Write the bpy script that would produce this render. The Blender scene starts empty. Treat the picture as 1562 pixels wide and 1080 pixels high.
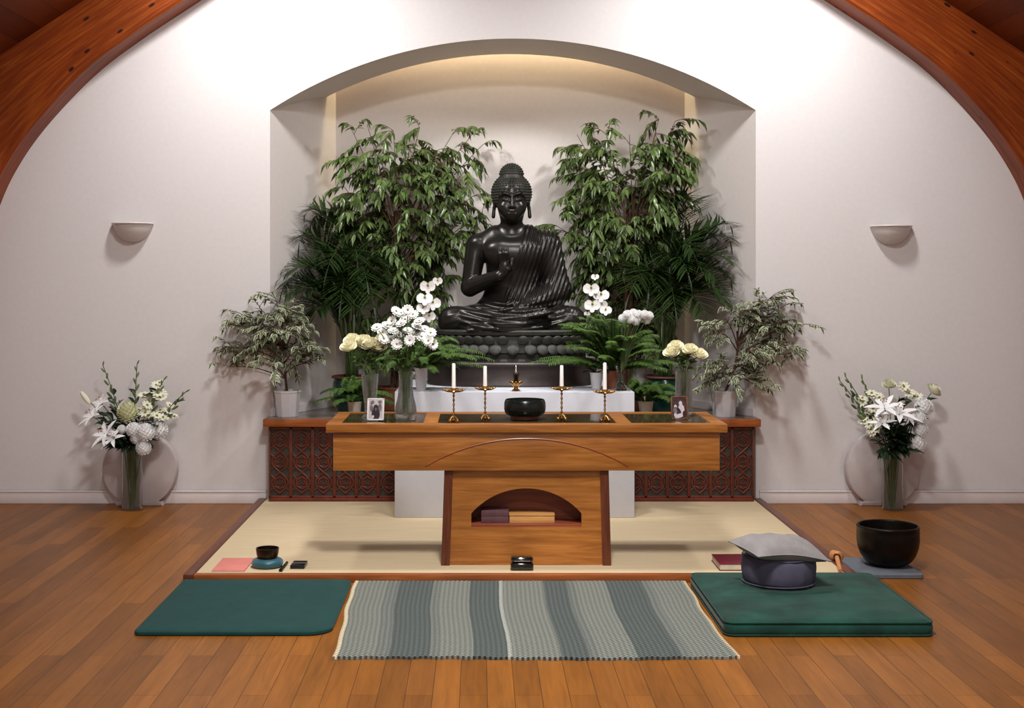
import bpy, bmesh, math, random
import numpy as np
from mathutils import Vector, Matrix, Euler
from math import sin, cos, pi, radians, sqrt, atan2

random.seed(7)
SC = bpy.context.scene
COL = SC.collection
V = Vector

# ---------------------------------------------------------------- camera calibration
# focal length 2000 px at 1562x1080, eye height 1.3 m, 7.521 m in front of the end wall (Y = 0)
F, CX, CY, H, D, CAMX = 2000.0, 730.0, 422.0, 1.3, 7.521, -0.197
def X(px, Y): return CAMX + (px - CX) * (Y + D) / F
def Z(py, Y): return H - (py - CY) * (Y + D) / F
def YF(py, z): return F * (H - z) / (py - CY) - D
def P(px, py, Y): return V((X(px, Y), Y, Z(py, Y)))
def S(Y): return F / (Y + D)                      # px per metre at depth Y
def G(px, py, z):                                  # point on the level z
    Y = YF(py, z); return V((X(px, Y), Y, z))

# ---------------------------------------------------------------- materials
def lin(c):
    f = lambda u: u / 12.92 if u <= .04045 else ((u + .055) / 1.055) ** 2.4
    return tuple(f(v / 255.0) for v in c[:3]) + (1.0,)

def newmat(name):
    m = bpy.data.materials.new(name); m.use_nodes = True
    nt = m.node_tree
    return m, nt, nt.nodes['Principled BSDF']

def N(nt, t, **kw):
    n = nt.nodes.new(t)
    for k, v in kw.items():
        if k in n.inputs: n.inputs[k].default_value = v
        else: setattr(n, k, v)
    return n

def ramp(nt, stops, interp='LINEAR'):
    r = nt.nodes.new('ShaderNodeValToRGB'); r.color_ramp.interpolation = interp
    e = r.color_ramp.elements
    while len(e) < len(stops): e.new(0.5)
    for el, (p, c) in zip(e, stops): el.position = p; el.color = c
    return r

def M(name, col, rough=.5, metal=0., var=.12, scale=25., bump=0., bscale=None, spec=.5, stretch=(1, 1, 1),
      sheen=0., coat=0., trans=0., ior=1.45, sss=0., coord='Object', island=0.):
    """plain procedural material: colour varied by noise (and per leaf when island > 0), optional bump"""
    m, nt, b = newmat(name)
    tc = N(nt, 'ShaderNodeTexCoord'); mp = N(nt, 'ShaderNodeMapping'); mp.inputs['Scale'].default_value = stretch
    nt.links.new(tc.outputs[coord], mp.inputs['Vector'])
    nz = N(nt, 'ShaderNodeTexNoise', Scale=scale, Detail=4.)
    nt.links.new(mp.outputs[0], nz.inputs['Vector'])
    c = lin(col); lo = tuple(v * (1 - var) for v in c[:3]) + (1,); hi = tuple(min(1, v * (1 + var)) for v in c[:3]) + (1,)
    r = ramp(nt, [(.3, lo), (.7, hi)])
    nt.links.new(nz.outputs['Fac'], r.inputs['Fac'])
    out = r.outputs['Color']
    if island:
        g = N(nt, 'ShaderNodeNewGeometry')
        hs = N(nt, 'ShaderNodeHueSaturation')
        mr = N(nt, 'ShaderNodeMapRange'); mr.inputs['To Min'].default_value = 1 - island; mr.inputs['To Max'].default_value = 1 + island
        nt.links.new(g.outputs['Random Per Island'], mr.inputs['Value'])
        nt.links.new(mr.outputs[0], hs.inputs['Value']); nt.links.new(out, hs.inputs['Color'])
        out = hs.outputs['Color']
    nt.links.new(out, b.inputs['Base Color'])
    b.inputs['Roughness'].default_value = rough; b.inputs['Metallic'].default_value = metal
    b.inputs['Specular IOR Level'].default_value = spec; b.inputs['Sheen Weight'].default_value = sheen
    b.inputs['Coat Weight'].default_value = coat; b.inputs['Coat Roughness'].default_value = .1
    b.inputs['Transmission Weight'].default_value = trans; b.inputs['IOR'].default_value = ior
    if sss:
        b.inputs['Subsurface Weight'].default_value = sss; b.inputs['Subsurface Radius'].default_value = (.01, .01, .01)
    if bump:
        n2 = N(nt, 'ShaderNodeTexNoise', Scale=bscale or scale * 2, Detail=5.)
        nt.links.new(mp.outputs[0], n2.inputs['Vector'])
        bp = N(nt, 'ShaderNodeBump', Strength=bump, Distance=.01)
        nt.links.new(n2.outputs['Fac'], bp.inputs['Height']); nt.links.new(bp.outputs[0], b.inputs['Normal'])
    return m

def wood(name, dark, mid, light, axis='X', rough=.4, scale=5., coat=.1, knots=False, coord='Object', streak=14., spec=.4):
    m, nt, b = newmat(name)
    tc = N(nt, 'ShaderNodeTexCoord'); mp = N(nt, 'ShaderNodeMapping')
    sc = {'X': (1, streak, streak), 'Y': (streak, 1, streak), 'Z': (streak, streak, 1)}[axis]
    mp.inputs['Scale'].default_value = sc
    nt.links.new(tc.outputs[coord], mp.inputs['Vector'])
    nz = N(nt, 'ShaderNodeTexNoise', Scale=scale, Detail=6., Roughness=.6, Distortion=.6)
    nt.links.new(mp.outputs[0], nz.inputs['Vector'])
    r = ramp(nt, [(.25, lin(dark)), (.5, lin(mid)), (.78, lin(light))])
    nt.links.new(nz.outputs['Fac'], r.inputs['Fac'])
    out = r.outputs['Color']
    n3 = N(nt, 'ShaderNodeTexNoise', Scale=2.3, Detail=2.)
    nt.links.new(tc.outputs[coord], n3.inputs['Vector'])
    hs = N(nt, 'ShaderNodeHueSaturation'); mr = N(nt, 'ShaderNodeMapRange')
    mr.inputs['From Min'].default_value = .3; mr.inputs['From Max'].default_value = .7
    mr.inputs['To Min'].default_value = .78; mr.inputs['To Max'].default_value = 1.15
    nt.links.new(n3.outputs['Fac'], mr.inputs['Value']); nt.links.new(mr.outputs[0], hs.inputs['Value'])
    nt.links.new(out, hs.inputs['Color']); out = hs.outputs['Color']
    if knots:
        vo = N(nt, 'ShaderNodeTexVoronoi', Scale=10.); mk = N(nt, 'ShaderNodeMapping'); mk.inputs['Scale'].default_value = (.6, 1.2, 1)
        nt.links.new(tc.outputs[coord], mk.inputs['Vector']); nt.links.new(mk.outputs[0], vo.inputs['Vector'])
        rk = ramp(nt, [(.09, (0, 0, 0, 1)), (.14, (1, 1, 1, 1))])
        nt.links.new(vo.outputs['Distance'], rk.inputs['Fac'])
        mx = N(nt, 'ShaderNodeMix', data_type='RGBA'); mx.inputs[6].default_value = lin((45, 18, 6))
        nt.links.new(rk.outputs['Color'], mx.inputs[0]); nt.links.new(out, mx.inputs[7]); out = mx.outputs[2]
    nt.links.new(out, b.inputs['Base Color'])
    b.inputs['Roughness'].default_value = rough; b.inputs['Coat Weight'].default_value = coat; b.inputs['Coat Roughness'].default_value = .2
    b.inputs['Specular IOR Level'].default_value = spec
    bp = N(nt, 'ShaderNodeBump', Strength=.08, Distance=.01)
    nt.links.new(nz.outputs['Fac'], bp.inputs['Height']); nt.links.new(bp.outputs[0], b.inputs['Normal'])
    return m

def planks(name, c1, c2, mortar, width=.09, length=1.1, rough=.35, turn=True, dark=.75, spec=.5):
    """boards running along Y (object space)"""
    m, nt, b = newmat(name)
    tc = N(nt, 'ShaderNodeTexCoord'); mp = N(nt, 'ShaderNodeMapping')
    mp.inputs['Rotation'].default_value = (0, 0, pi / 2 if turn else 0)
    nt.links.new(tc.outputs['Object'], mp.inputs['Vector'])
    br = N(nt, 'ShaderNodeTexBrick'); br.offset = .37; br.offset_frequency = 2; br.squash = 1
    br.inputs['Scale'].default_value = 1; br.inputs['Brick Width'].default_value = length; br.inputs['Row Height'].default_value = width
    br.inputs['Mortar Size'].default_value = .0012; br.inputs['Mortar Smooth'].default_value = .3; br.inputs['Bias'].default_value = 0
    br.inputs['Color1'].default_value = lin(c1); br.inputs['Color2'].default_value = lin(c2); br.inputs['Mortar'].default_value = lin(mortar)
    nt.links.new(mp.outputs[0], br.inputs['Vector'])
    m2 = N(nt, 'ShaderNodeMapping'); m2.inputs['Scale'].default_value = (30, 2, 30)
    nt.links.new(tc.outputs['Object'], m2.inputs['Vector'])
    nz = N(nt, 'ShaderNodeTexNoise', Scale=2.2, Detail=6., Distortion=.8); nt.links.new(m2.outputs[0], nz.inputs['Vector'])
    m3 = N(nt, 'ShaderNodeMapping'); m3.inputs['Scale'].default_value = (6, .8, 1)
    nt.links.new(tc.outputs['Object'], m3.inputs['Vector'])
    n2 = N(nt, 'ShaderNodeTexNoise', Scale=1.5, Detail=2.); nt.links.new(m3.outputs[0], n2.inputs['Vector'])
    ad = N(nt, 'ShaderNodeMath', operation='ADD'); nt.links.new(nz.outputs['Fac'], ad.inputs[0]); nt.links.new(n2.outputs['Fac'], ad.inputs[1])
    mr = N(nt, 'ShaderNodeMapRange'); mr.inputs['From Min'].default_value = .65; mr.inputs['From Max'].default_value = 1.35
    mr.inputs['To Min'].default_value = dark; mr.inputs['To Max'].default_value = 2 - dark - .05
    nt.links.new(ad.outputs[0], mr.inputs['Value'])
    hs = N(nt, 'ShaderNodeHueSaturation'); nt.links.new(mr.outputs[0], hs.inputs['Value']); nt.links.new(br.outputs['Color'], hs.inputs['Color'])
    nt.links.new(hs.outputs['Color'], b.inputs['Base Color'])
    b.inputs['Roughness'].default_value = rough; b.inputs['Specular IOR Level'].default_value = spec
    bp = N(nt, 'ShaderNodeBump', Strength=.25, Distance=.002)
    iv = N(nt, 'ShaderNodeMath', operation='SUBTRACT'); iv.inputs[0].default_value = 1; nt.links.new(br.outputs['Fac'], iv.inputs[1])
    nt.links.new(iv.outputs[0], bp.inputs['Height']); nt.links.new(bp.outputs[0], b.inputs['Normal'])
    return m

# ---------------------------------------------------------------- mesh builder
class MB:
    def __init__(s): s.v = []; s.f = []; s.m = []; s.uv = {}
    def add(s, vs, fs, mi=0, uvs=None):
        o = len(s.v); s.v += [tuple(q) for q in vs]
        for i, f in enumerate(fs):
            if uvs: s.uv[len(s.f)] = [uvs[k] for k in f]
            s.f.append(tuple(k + o for k in f)); s.m.append(mi)
    def box(s, x0, x1, y0, y1, z0, z1, bev=0., mi=0, seg=2, mat=None):
        bm = bmesh.new(); bmesh.ops.create_cube(bm, size=1)
        for q in bm.verts: q.co = V((x0 + (q.co.x + .5) * (x1 - x0), y0 + (q.co.y + .5) * (y1 - y0), z0 + (q.co.z + .5) * (z1 - z0)))
        if bev: bmesh.ops.bevel(bm, geom=list(bm.edges), offset=bev, segments=seg, profile=.5, affect='EDGES')
        if mat is not None: bm.transform(mat)
        s.bm(bm, mi)
    def bm(s, bm, mi=0):
        bm.verts.ensure_lookup_table(); bm.verts.index_update()
        s.add([q.co[:] for q in bm.verts], [[q.index for q in f.verts] for f in bm.faces], mi); bm.free()
    def lathe(s, prof, c=(0, 0, 0), n=32, mi=0, rot=0., mat=None, a0=0., a1=2 * pi):
        full = abs(a1 - a0 - 2 * pi) < 1e-6; k = n if full else n + 1; vs = []; fs = []
        for r, z in prof:
            for i in range(k):
                a = rot + a0 + (a1 - a0) * i / n; q = V((r * cos(a), r * sin(a), z))
                if mat is not None: q = mat @ q
                vs.append((q.x + c[0], q.y + c[1], q.z + c[2]))
        for j in range(len(prof) - 1):
            for i in range(n):
                i2 = (i + 1) % k
                fs.append((j * k + i, j * k + i2, (j + 1) * k + i2, (j + 1) * k + i))
        if full:
            if prof[0][0] > 1e-5: fs.append(tuple(range(k - 1, -1, -1)))
            if prof[-1][0] > 1e-5: fs.append(tuple((len(prof) - 1) * k + i for i in range(k)))
        s.add(vs, fs, mi)
    def tube(s, pts, r, n=6, mi=0, cap=True):
        pts = [V(p) for p in pts]; L = len(pts); rs = r if isinstance(r, (list, tuple)) else [r] * L
        vs = []; fs = []; prev = None
        for i, p in enumerate(pts):
            t = (pts[min(i + 1, L - 1)] - pts[max(i - 1, 0)])
            if t.length < 1e-9: t = V((0, 0, 1))
            t.normalize()
            if prev is None:
                a = V((0, 0, 1)) if abs(t.z) < .9 else V((1, 0, 0)); u = t.cross(a).normalized()
            else:
                u = prev - t * prev.dot(t)
                u = u.normalized() if u.length > 1e-6 else t.orthogonal().normalized()
            prev = u; w = t.cross(u)
            for k in range(n):
                a = 2 * pi * k / n; vs.append(p + (u * cos(a) + w * sin(a)) * rs[i])
        for i in range(L - 1):
            for k in range(n):
                k2 = (k + 1) % n; fs.append((i * n + k, i * n + k2, (i + 1) * n + k2, (i + 1) * n + k))
        if cap: fs.append(tuple(range(n - 1, -1, -1))); fs.append(tuple((L - 1) * n + k for k in range(n)))
        s.add(vs, fs, mi)
    def ball(s, c, r, mi=0, nu=12, nv=8, mat=None):
        rx, ry, rz = r if isinstance(r, (tuple, list)) else (r, r, r)
        vs = []; fs = []
        for j in range(nv + 1):
            th = pi * j / nv
            for i in range(nu):
                a = 2 * pi * i / nu; q = V((rx * sin(th) * cos(a), ry * sin(th) * sin(a), rz * cos(th)))
                if mat is not None: q = mat @ q
                vs.append(q + V(c))
        for j in range(nv):
            for i in range(nu):
                i2 = (i + 1) % nu; fs.append((j * nu + i, (j + 1) * nu + i, (j + 1) * nu + i2, j * nu + i2))
        s.add(vs, fs, mi)
    def prism(s, pts, y0, y1, mi=0):
        """outline in (x, z) extruded along y"""
        n = len(pts); vs = [(x, y0, z) for x, z in pts] + [(x, y1, z) for x, z in pts]
        fs = [tuple(range(n)), tuple(range(2 * n - 1, n - 1, -1))] + [(i, i + n, (i + 1) % n + n, (i + 1) % n) for i in range(n)]
        s.add(vs, fs, mi)
    def slab(s, pts, z0, z1, mi=0):
        n = len(pts); vs = [(x, y, z0) for x, y in pts] + [(x, y, z1) for x, y in pts]
        fs = [tuple(range(n - 1, -1, -1)), tuple(range(n, 2 * n))] + [(i, (i + 1) % n, (i + 1) % n + n, i + n) for i in range(n)]
        s.add(vs, fs, mi)
    def leaf(s, p, d, n, L, W, droop=.3, mi=0, prof=((0, .12), (.25, .75), (.5, 1.), (.78, .6), (1, .0)), fold=.15, curl=0.):
        """a leaf or petal: midrib from p along d, blade normal n, bending down by droop, folded along the midrib"""
        p = V(p); d = V(d).normalized(); n = V(n); w = d.cross(n)
        if w.length < 1e-4: w = d.orthogonal()
        w.normalize(); n = w.cross(d).normalized()
        vs = []; fs = []; uv = []
        q = p.copy(); pt = 0
        for t, ww in prof:
            q = p + d * (L * t) + n * (curl * L * t * t) + V((0, 0, -droop * L * t * t)); h = ww * W * .5
            vs += [q - w * h + n * (h * fold * 2), q, q + w * h + n * (h * fold * 2)]
            uv += [(0, t), (.5, t), (1, t)]
        for i in range(len(prof) - 1):
            a = i * 3
            fs += [(a, a + 1, a + 4, a + 3), (a + 1, a + 2, a + 5, a + 4)]
        s.add(vs, fs, mi, uv)

def build(name, mb, mats, parent=None, smooth=True, ang=40, label=None, local=False):
    """links the builder's geometry as ONE mesh object; world coordinates are made local to the parent"""
    off = V((0, 0, 0))
    if parent is not None and not local:
        q = parent
        while q is not None: off += q.location; q = q.parent
    me = bpy.data.meshes.new(name)
    me.from_pydata([(x - off.x, y - off.y, z - off.z) for x, y, z in mb.v], [], mb.f)
    for m in (mats if isinstance(mats, (list, tuple)) else [mats]): me.materials.append(m)
    me.polygons.foreach_set('material_index', mb.m)
    if mb.uv:
        uvl = me.uv_layers.new(name='UVMap')
        for pi_, po in enumerate(me.polygons):
            u = mb.uv.get(pi_)
            if u:
                for k, li in enumerate(po.loop_indices): uvl.data[li].uv = u[k]
    me.validate(); me.update()
    if smooth:
        me.shade_smooth()
        if ang < 180: me.set_sharp_from_angle(angle=radians(ang))
    o = bpy.data.objects.new(name, me); COL.objects.link(o)
    if parent is not None: o.parent = parent
    if label: o['label'] = label
    return o

def tag(o, label, cat, group=None):
    o['label'] = label; o['category'] = cat
    if group: o['group'] = group
    return o
def thing(name, label, cat, loc=(0, 0, 0), group=None):
    o = bpy.data.objects.new(name, None); COL.objects.link(o); o.location = loc; o.empty_display_size = .05
    return tag(o, label, cat, group)
def struct(o): o['kind'] = 'structure'; return o

def recenter(o):
    """move a single-mesh thing's origin to the middle of its base"""
    me = o.data; n = len(me.vertices); a = np.empty(n * 3, np.float32); me.vertices.foreach_get('co', a); a = a.reshape(-1, 3)
    c = (a.min(0) + a.max(0)) / 2; c[2] = a[:, 2].min()
    a -= c; me.vertices.foreach_set('co', a.ravel()); o.location = V([float(q) for q in c]); me.update(); return o

def rrect(x0, x1, y0, y1, r, n=6):
    rs = r if isinstance(r, (list, tuple)) else [r] * 4          # fl, fr, br, bl (counter-clockwise from front left)
    out = []
    for (cx, cy, a0), q in zip(((x0, y0, pi), (x1, y0, 1.5 * pi), (x1, y1, 0), (x0, y1, .5 * pi)), rs):
        mx = cx + (q if cx == x0 else -q); my = cy + (q if cy == y0 else -q)
        for i in range(n + 1):
            a = a0 + .5 * pi * i / n; out.append((mx + q * cos(a), my + q * sin(a)))
    return out

def padded(mb, pts, prof, fn=None, mi=0, rings=8):
    """closed cushion from an outline: prof = [(inset, z), ...] from the bottom rim up to the top rim, then filled towards the middle"""
    n = len(pts); cx = sum(p[0] for p in pts) / n; cy = sum(p[1] for p in pts) / n
    def ring(ins):
        out = []
        for i in range(n):
            a = V(pts[i - 1]); b = V(pts[(i + 1) % n]); t = (b - a); nn = V((-t.y, t.x))
            if nn.length: nn.normalize()
            out.append((pts[i][0] + nn.x * ins, pts[i][1] + nn.y * ins))
        return out
    vs = []; fs = []; k = 0
    last = ring(prof[0][0]); z0 = prof[0][1]
    vs.append((cx, cy, z0))
    for ins, z in prof:
        for x, y in ring(ins): vs.append((x, y, z))
        k += 1
    ztop = prof[-1][1]; top = ring(prof[-1][0])
    for j in range(1, rings):
        t = 1 - j / rings
        for x, y in top: vs.append((cx + (x - cx) * t, cy + (y - cy) * t, ztop))
        k += 1
    vs.append((cx, cy, ztop))
    for i in range(n): fs.append((0, 1 + (i + 1) % n, 1 + i))
    for j in range(k - 1):
        a = 1 + j * n
        for i in range(n): fs.append((a + i, a + (i + 1) % n, a + n + (i + 1) % n, a + n + i))
    a = 1 + (k - 1) * n; e = len(vs) - 1
    for i in range(n): fs.append((a + i, a + (i + 1) % n, e))
    if fn:
        vs = [fn(*q) for q in vs]
    mb.add(vs, fs, mi)

def bez(p0, p1, p2, n=10):
    p0, p1, p2 = V(p0), V(p1), V(p2)
    return [p0 * (1 - t) ** 2 + p1 * (2 * t * (1 - t)) + p2 * t * t for t in [i / n for i in range(n + 1)]]
def rnd(a, b): return random.uniform(a, b)
ORD = ['leftmost', 'second from left', 'third from left', 'fourth from left', 'fifth from left', 'sixth from left', 'seventh from left',
       'eighth from left', 'ninth from left', 'tenth from left', 'eleventh from left', 'twelfth from left']
# ================================================================= materials
WALL = M('white_plaster', (222, 217, 217), .85, var=.02, scale=40, bump=.04, bscale=160)
NICHE = M('niche_plaster', (228, 221, 218), .85, var=.02, scale=40, bump=.04, bscale=160)
TRIMW = M('white_gloss_paint', (228, 220, 219), .5, var=.02)
FLOOR = planks('oak_strip_floor', (140, 86, 31), (115, 69, 23), (70, 42, 17), .085, 1.15, rough=.4, dark=.72, spec=.25)
CEIL = planks('stained_ceiling_boards', (120, 54, 18), (96, 40, 12), (30, 12, 5), .12, 3.5, rough=.6, dark=.8, spec=.2)
BEAM = wood('laminated_pine_beam', (100, 38, 5), (131, 54, 9), (168, 90, 28), 'X', rough=.5, scale=3, knots=True, coord='UV', streak=22, spec=.25)
OAK = wood('honey_oak', (128, 74, 27), (160, 99, 41), (190, 126, 60), 'X', rough=.36, scale=4, coat=.15)
OAKD = wood('dark_oak', (70, 32, 18), (92, 44, 24), (112, 58, 32), 'Z', rough=.4, scale=4)
REDOAK = wood('reddish_oak', (112, 54, 34), (138, 70, 46), (158, 88, 58), 'X', rough=.45, scale=4)
REDWOOD = wood('red_stained_wood', (120, 58, 22), (148, 78, 32), (168, 96, 46), 'X', rough=.4, scale=4)

# ================================================================= setting
PITCH = .654; APEX = 4.416
def roof(x): return APEX - PITCH * abs(x)
HW, YB = 3.42, -9.6                                             # half width of the room, rear wall
mb = MB(); mb.box(-HW - .1, HW + .1, YB - .1, .75, -.08, 0); struct(build('floor', mb, FLOOR, smooth=False))

# end wall with the arched alcove opening
NH = 1.393; ZS = 2.255; ZA = 2.666; RA = (NH ** 2 + (ZA - ZS) ** 2) / (2 * (ZA - ZS)); ZC = ZA - RA
def arch(x): return ZC + sqrt(RA * RA - x * x)
mb = MB(); K = 48; xs = [-NH + 2 * NH * i / K for i in range(K + 1)]
xl = [-HW] + xs + [HW]
for a, b in zip(xl[:-1], xl[1:]):
    za = arch(a) if abs(a) <= NH + 1e-6 and not (a == -HW) else 0; zb = arch(b) if abs(b) <= NH + 1e-6 else 0
    if a == -HW: za = zb = 0
    if b == HW: za = zb = 0
    cuts = [(a, za, roof(a)), (b, zb, roof(b))]
    if a < 0 < b: cuts.insert(1, (0, arch(0), roof(0)))
    for (x0, l0, h0), (x1, l1, h1) in zip(cuts[:-1], cuts[1:]):
        mb.add([(x0, 0, l0), (x1, 0, l1), (x1, 0, h1), (x0, 0, h0), (x0, .06, l0), (x1, .06, l1), (x1, .06, h1), (x0, .06, h0)],
               [(0, 1, 2, 3), (7, 6, 5, 4), (0, 4, 5, 1), (3, 2, 6, 7)])
struct(build('wall_back', mb, WALL, smooth=False))
# alcove: splayed sides, arched soffit stopping short of the rear wall (hidden lamp slot), rear wall
NB = 1.083; YN = .62; YS = .53
def nx(y): return NH + (NB - NH) * y / YN
mb = MB()
for sx in (-1, 1):
    q = [(sx * NH, .001), (sx * NB, YN), (sx * (NB + .06), YN), (sx * (NH + .03), .062), (sx * NH, .059)]
    if sx < 0: q = q[::-1]
    mb.slab(q, 0, 2.95)
struct(build('wall_alcove_side', mb, NICHE, smooth=False))
mb = MB(); mb.box(-NB - .05, NB + .05, YN, YN + .06, 0, 2.98); struct(build('wall_alcove_rear', mb, NICHE, smooth=False))
mb = MB(); xs2 = [-NH - .05 + 2 * (NH + .05) * i / K for i in range(K + 1)]
for a, b in zip(xs2[:-1], xs2[1:]):
    za, zb = arch(a), arch(b); t = .03
    mb.add([(a, .055, za), (b, .055, zb), (b, YS, zb), (a, YS, za), (a, .055, za + t), (b, .055, zb + t), (b, YS, zb + t), (a, YS, za + t)],
           [(3, 2, 1, 0), (4, 5, 6, 7), (0, 1, 5, 4), (2, 3, 7, 6)])
struct(build('ceiling_alcove', mb, WALL, smooth=True, ang=30))
mb = MB(); mb.box(-NH, NH, .06, YN + .06, 2.98, 3.02); struct(build('ceiling_alcove_lid', mb, WALL, smooth=False))

mb = MB(); mb.box(-HW - .1, -HW, YB, .06, 0, roof(HW) + .05); struct(build('wall_left', mb, WALL, smooth=False))
mb = MB(); mb.box(HW, HW + .1, YB, .06, 0, roof(HW) + .05); struct(build('wall_right', mb, WALL, smooth=False))
mb = MB(); mb.prism([(-HW, 0), (HW, 0), (HW, roof(HW)), (0, APEX), (-HW, roof(HW))], YB - .1, YB); struct(build('wall_rear', mb, WALL, smooth=False))
mb = MB()
for sx in (-1, 1):
    x1 = sx * (HW + .1)
    vs = [(0, YB, APEX), (x1, YB, roof(x1)), (x1, .06, roof(x1)), (0, .06, APEX)]
    mb.add(vs + [(x, y, z + .08) for x, y, z in vs], [(0, 1, 2, 3) if sx < 0 else (3, 2, 1, 0), (4, 5, 6, 7), (0, 4, 5, 1), (2, 6, 7, 3)])
struct(build('ceiling', mb, CEIL, smooth=False))
# laminated arch beams hugging the end wall
inner = [(-1.784, 2.887), (-2.119, 2.665), (-2.397, 2.453), (-2.664, 2.172), (-2.831, 1.939), (-2.942, 1.706), (-3.03, 1.4), (-3.08, 1.05), (-3.1, .6), (-3.1, 0)]
inner = [(0., 2.887 + 1.784 * .66), (-.9, 2.887 + .884 * .66)] + inner
def smooth_poly(pts, n=6):
    out = []
    for i in range(len(pts) - 1):
        p0 = V(pts[max(i - 1, 0)]); p1 = V(pts[i]); p2 = V(pts[i + 1]); p3 = V(pts[min(i + 2, len(pts) - 1)])
        for k in range(n):
            t = k / n
            out.append(.5 * ((2 * p1) + (p2 - p0) * t + (2 * p0 - 5 * p1 + 4 * p2 - p3) * t * t + (3 * p1 - p0 - 3 * p2 + p3) * t ** 3))
    out.append(V(pts[-1])); return out
ip = smooth_poly(inner)
for i, sx in enumerate((-1, 1)):
    mb = MB(); yb, yf = -.001, -.2; run = 0; rows = []
    for k, p in enumerate(ip):
        if k: run += (p - ip[k - 1]).length
        t = ip[min(k + 1, len(ip) - 1)] - ip[max(k - 1, 0)]; nn = V((-abs(t.y), abs(t.x))) if True else None
        nn = V((t.y, -t.x)).normalized()
        # outer point: on the roof line where the ray from p along the outward normal meets it, or on the side wall
        best = .9
        a = nn
        den = a.y - PITCH * a.x if True else 0
        lam = (APEX + PITCH * p.x - p.y) / (a.y - PITCH * a.x) if abs(a.y - PITCH * a.x) > 1e-6 else 9
        lam2 = (-HW - p.x) / a.x if a.x < -1e-6 else 9
        L = min(q for q in (lam, lam2, best) if q > 0) - .002
        o = p + a * L
        rows.append((p, o, run))
    vs = []; uv = []
    for p, o, r in rows:
        m_ = (p + o) / 2
        for q, y, u in ((p, yb, 0), (p, yf + .012, .14), (p + (o - p).normalized() * .012, yf, .16), (m_, yf, .32), (o, yf, .5), (o, yb, .66)):
            vs.append((-sx * q.x * -1 if sx > 0 else q.x, y, q.y)); uv.append((r, u + i * 3.7))
    vs = [((-x if sx > 0 else x), y, z) for x, y, z in [( (abs(v[0]) * -1), v[1], v[2]) for v in vs]]
    fs = []
    for k in range(len(rows) - 1):
        for c in range(5):
            a = k * 6 + c; f = (a, a + 1, a + 7, a + 6); fs.append(f if sx < 0 else f[::-1])
    mb.add(vs, fs, 0, uv); struct(build('trim_%d' % (i + 1), mb, BEAM, smooth=True, ang=30))
# skirting
zb = .076
for nm, x0, x1 in (('baseboard_left', -3.1, -NH - .02), ('baseboard_right', NH + .02, 3.1)):
    mb = MB(); mb.box(x0, x1, -.014, -.0005, 0, zb, .003); mb.box(x0, x1, -.018, -.0005, zb - .012, zb, .003); struct(build(nm, mb, TRIMW))
mb = MB(); TZ = .497
for sx in (-1, 1):
    q = [(sx * NH, .002), (sx * (NH - .014), .002), (sx * (NB - .014), YN), (sx * NB, YN)]
    if sx > 0: q = q[::-1]
    mb.slab(q, TZ, TZ + .045)
mb.box(-NB, NB, YN - .012, YN, TZ, TZ + .045); struct(build('baseboard_alcove', mb, TRIMW, smooth=False))

# ================================================================= tatami platform
TATAMI = M('woven_straw', (200, 180, 146), .8, var=.12, scale=6, bump=.3, bscale=120, stretch=(.6, 30, 6))
TZm = .03
plat = thing('tatami_platform', 'low beige straw mat platform with wooden edging under the altar table', 'platform', (0, -1, 0))
yF = YF(875, TZm); xl_, xr_ = X(300, yF), X(1288, yF); xlb, xrb = X(402, -.09), X(1155, -.09)
xL = (xl_ + xlb) / 2; xR = (xr_ + xrb) / 2
mb = MB(); mb.box(xL, xR, yF, -.005, 0, TZm, .003); build('straw_mat', mb, TATAMI, plat)
for nm, b in (('side_edging', (xL - .045, xL, yF - .035, -.02)), ('side_edging', (xR, xR + .045, yF - .035, -.02)), ('front_edging', (xL, xR, yF - .035, yF))):
    mb = MB(); mb.box(b[0], b[1], b[2], b[3], 0, TZm + .004, .004); build(nm, mb, OAKD if 'side' in nm else REDWOOD, plat)

# ================================================================= carved cabinets, stone counter, white plinth block
CARVE = M('red_carved_wood', (100, 40, 21), .55, var=.25, scale=30, bump=.2)
CBACK = M('grey_green_ground', (62, 57, 52), .8, var=.25, scale=40)
TILE = M('grey_stone_tile', (120, 112, 104), .18, var=.2, scale=12)
yC = YF(765, TZm); PBX0, PBX1 = X(602, -.62), X(968, -.62)
def scroll(mb, cx, cz, w, h, y):
    r = .0042
    def T(pts, rr=r): mb.tube([(x, y, z) for x, z in pts], rr, 5)
    A = w * .5 - .016; n = 40
    for sg in (-1, 1):                                            # two interlacing stems crossing up the panel
        T([(cx + sg * A * sin(3 * pi * k / n), cz + h * (k / n - .5) * .94) for k in range(n + 1)], .0048)
    for j in range(3):                                           # a ring of scrolls in every lobe
        z0 = cz + h * .94 * ((j + .5) / 3 - .5); R = A * .66
        T([(cx + R * cos(a), z0 + R * 1.08 * sin(a)) for a in [2 * pi * k / 18 for k in range(19)]])
        for sg in (-1, 1):
            T([(cx + sg * (R * .5 - R * .42 * t * cos(4.2 * t * 1.5)), z0 + R * .5 * sin(4.2 * t * 1.5) * (1 - .6 * t)) for t in [k / 14 for k in range(15)]], .0034)
            T([(cx + sg * (A + .004), z0 - h * .11), (cx + sg * R * .8, z0 - h * .05), (cx + sg * .004, z0 - R * .9)], .0034)
            T([(cx + sg * (A + .004), z0 + h * .11), (cx + sg * R * .8, z0 + h * .05), (cx + sg * .004, z0 + R * .9)], .0034)
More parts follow.
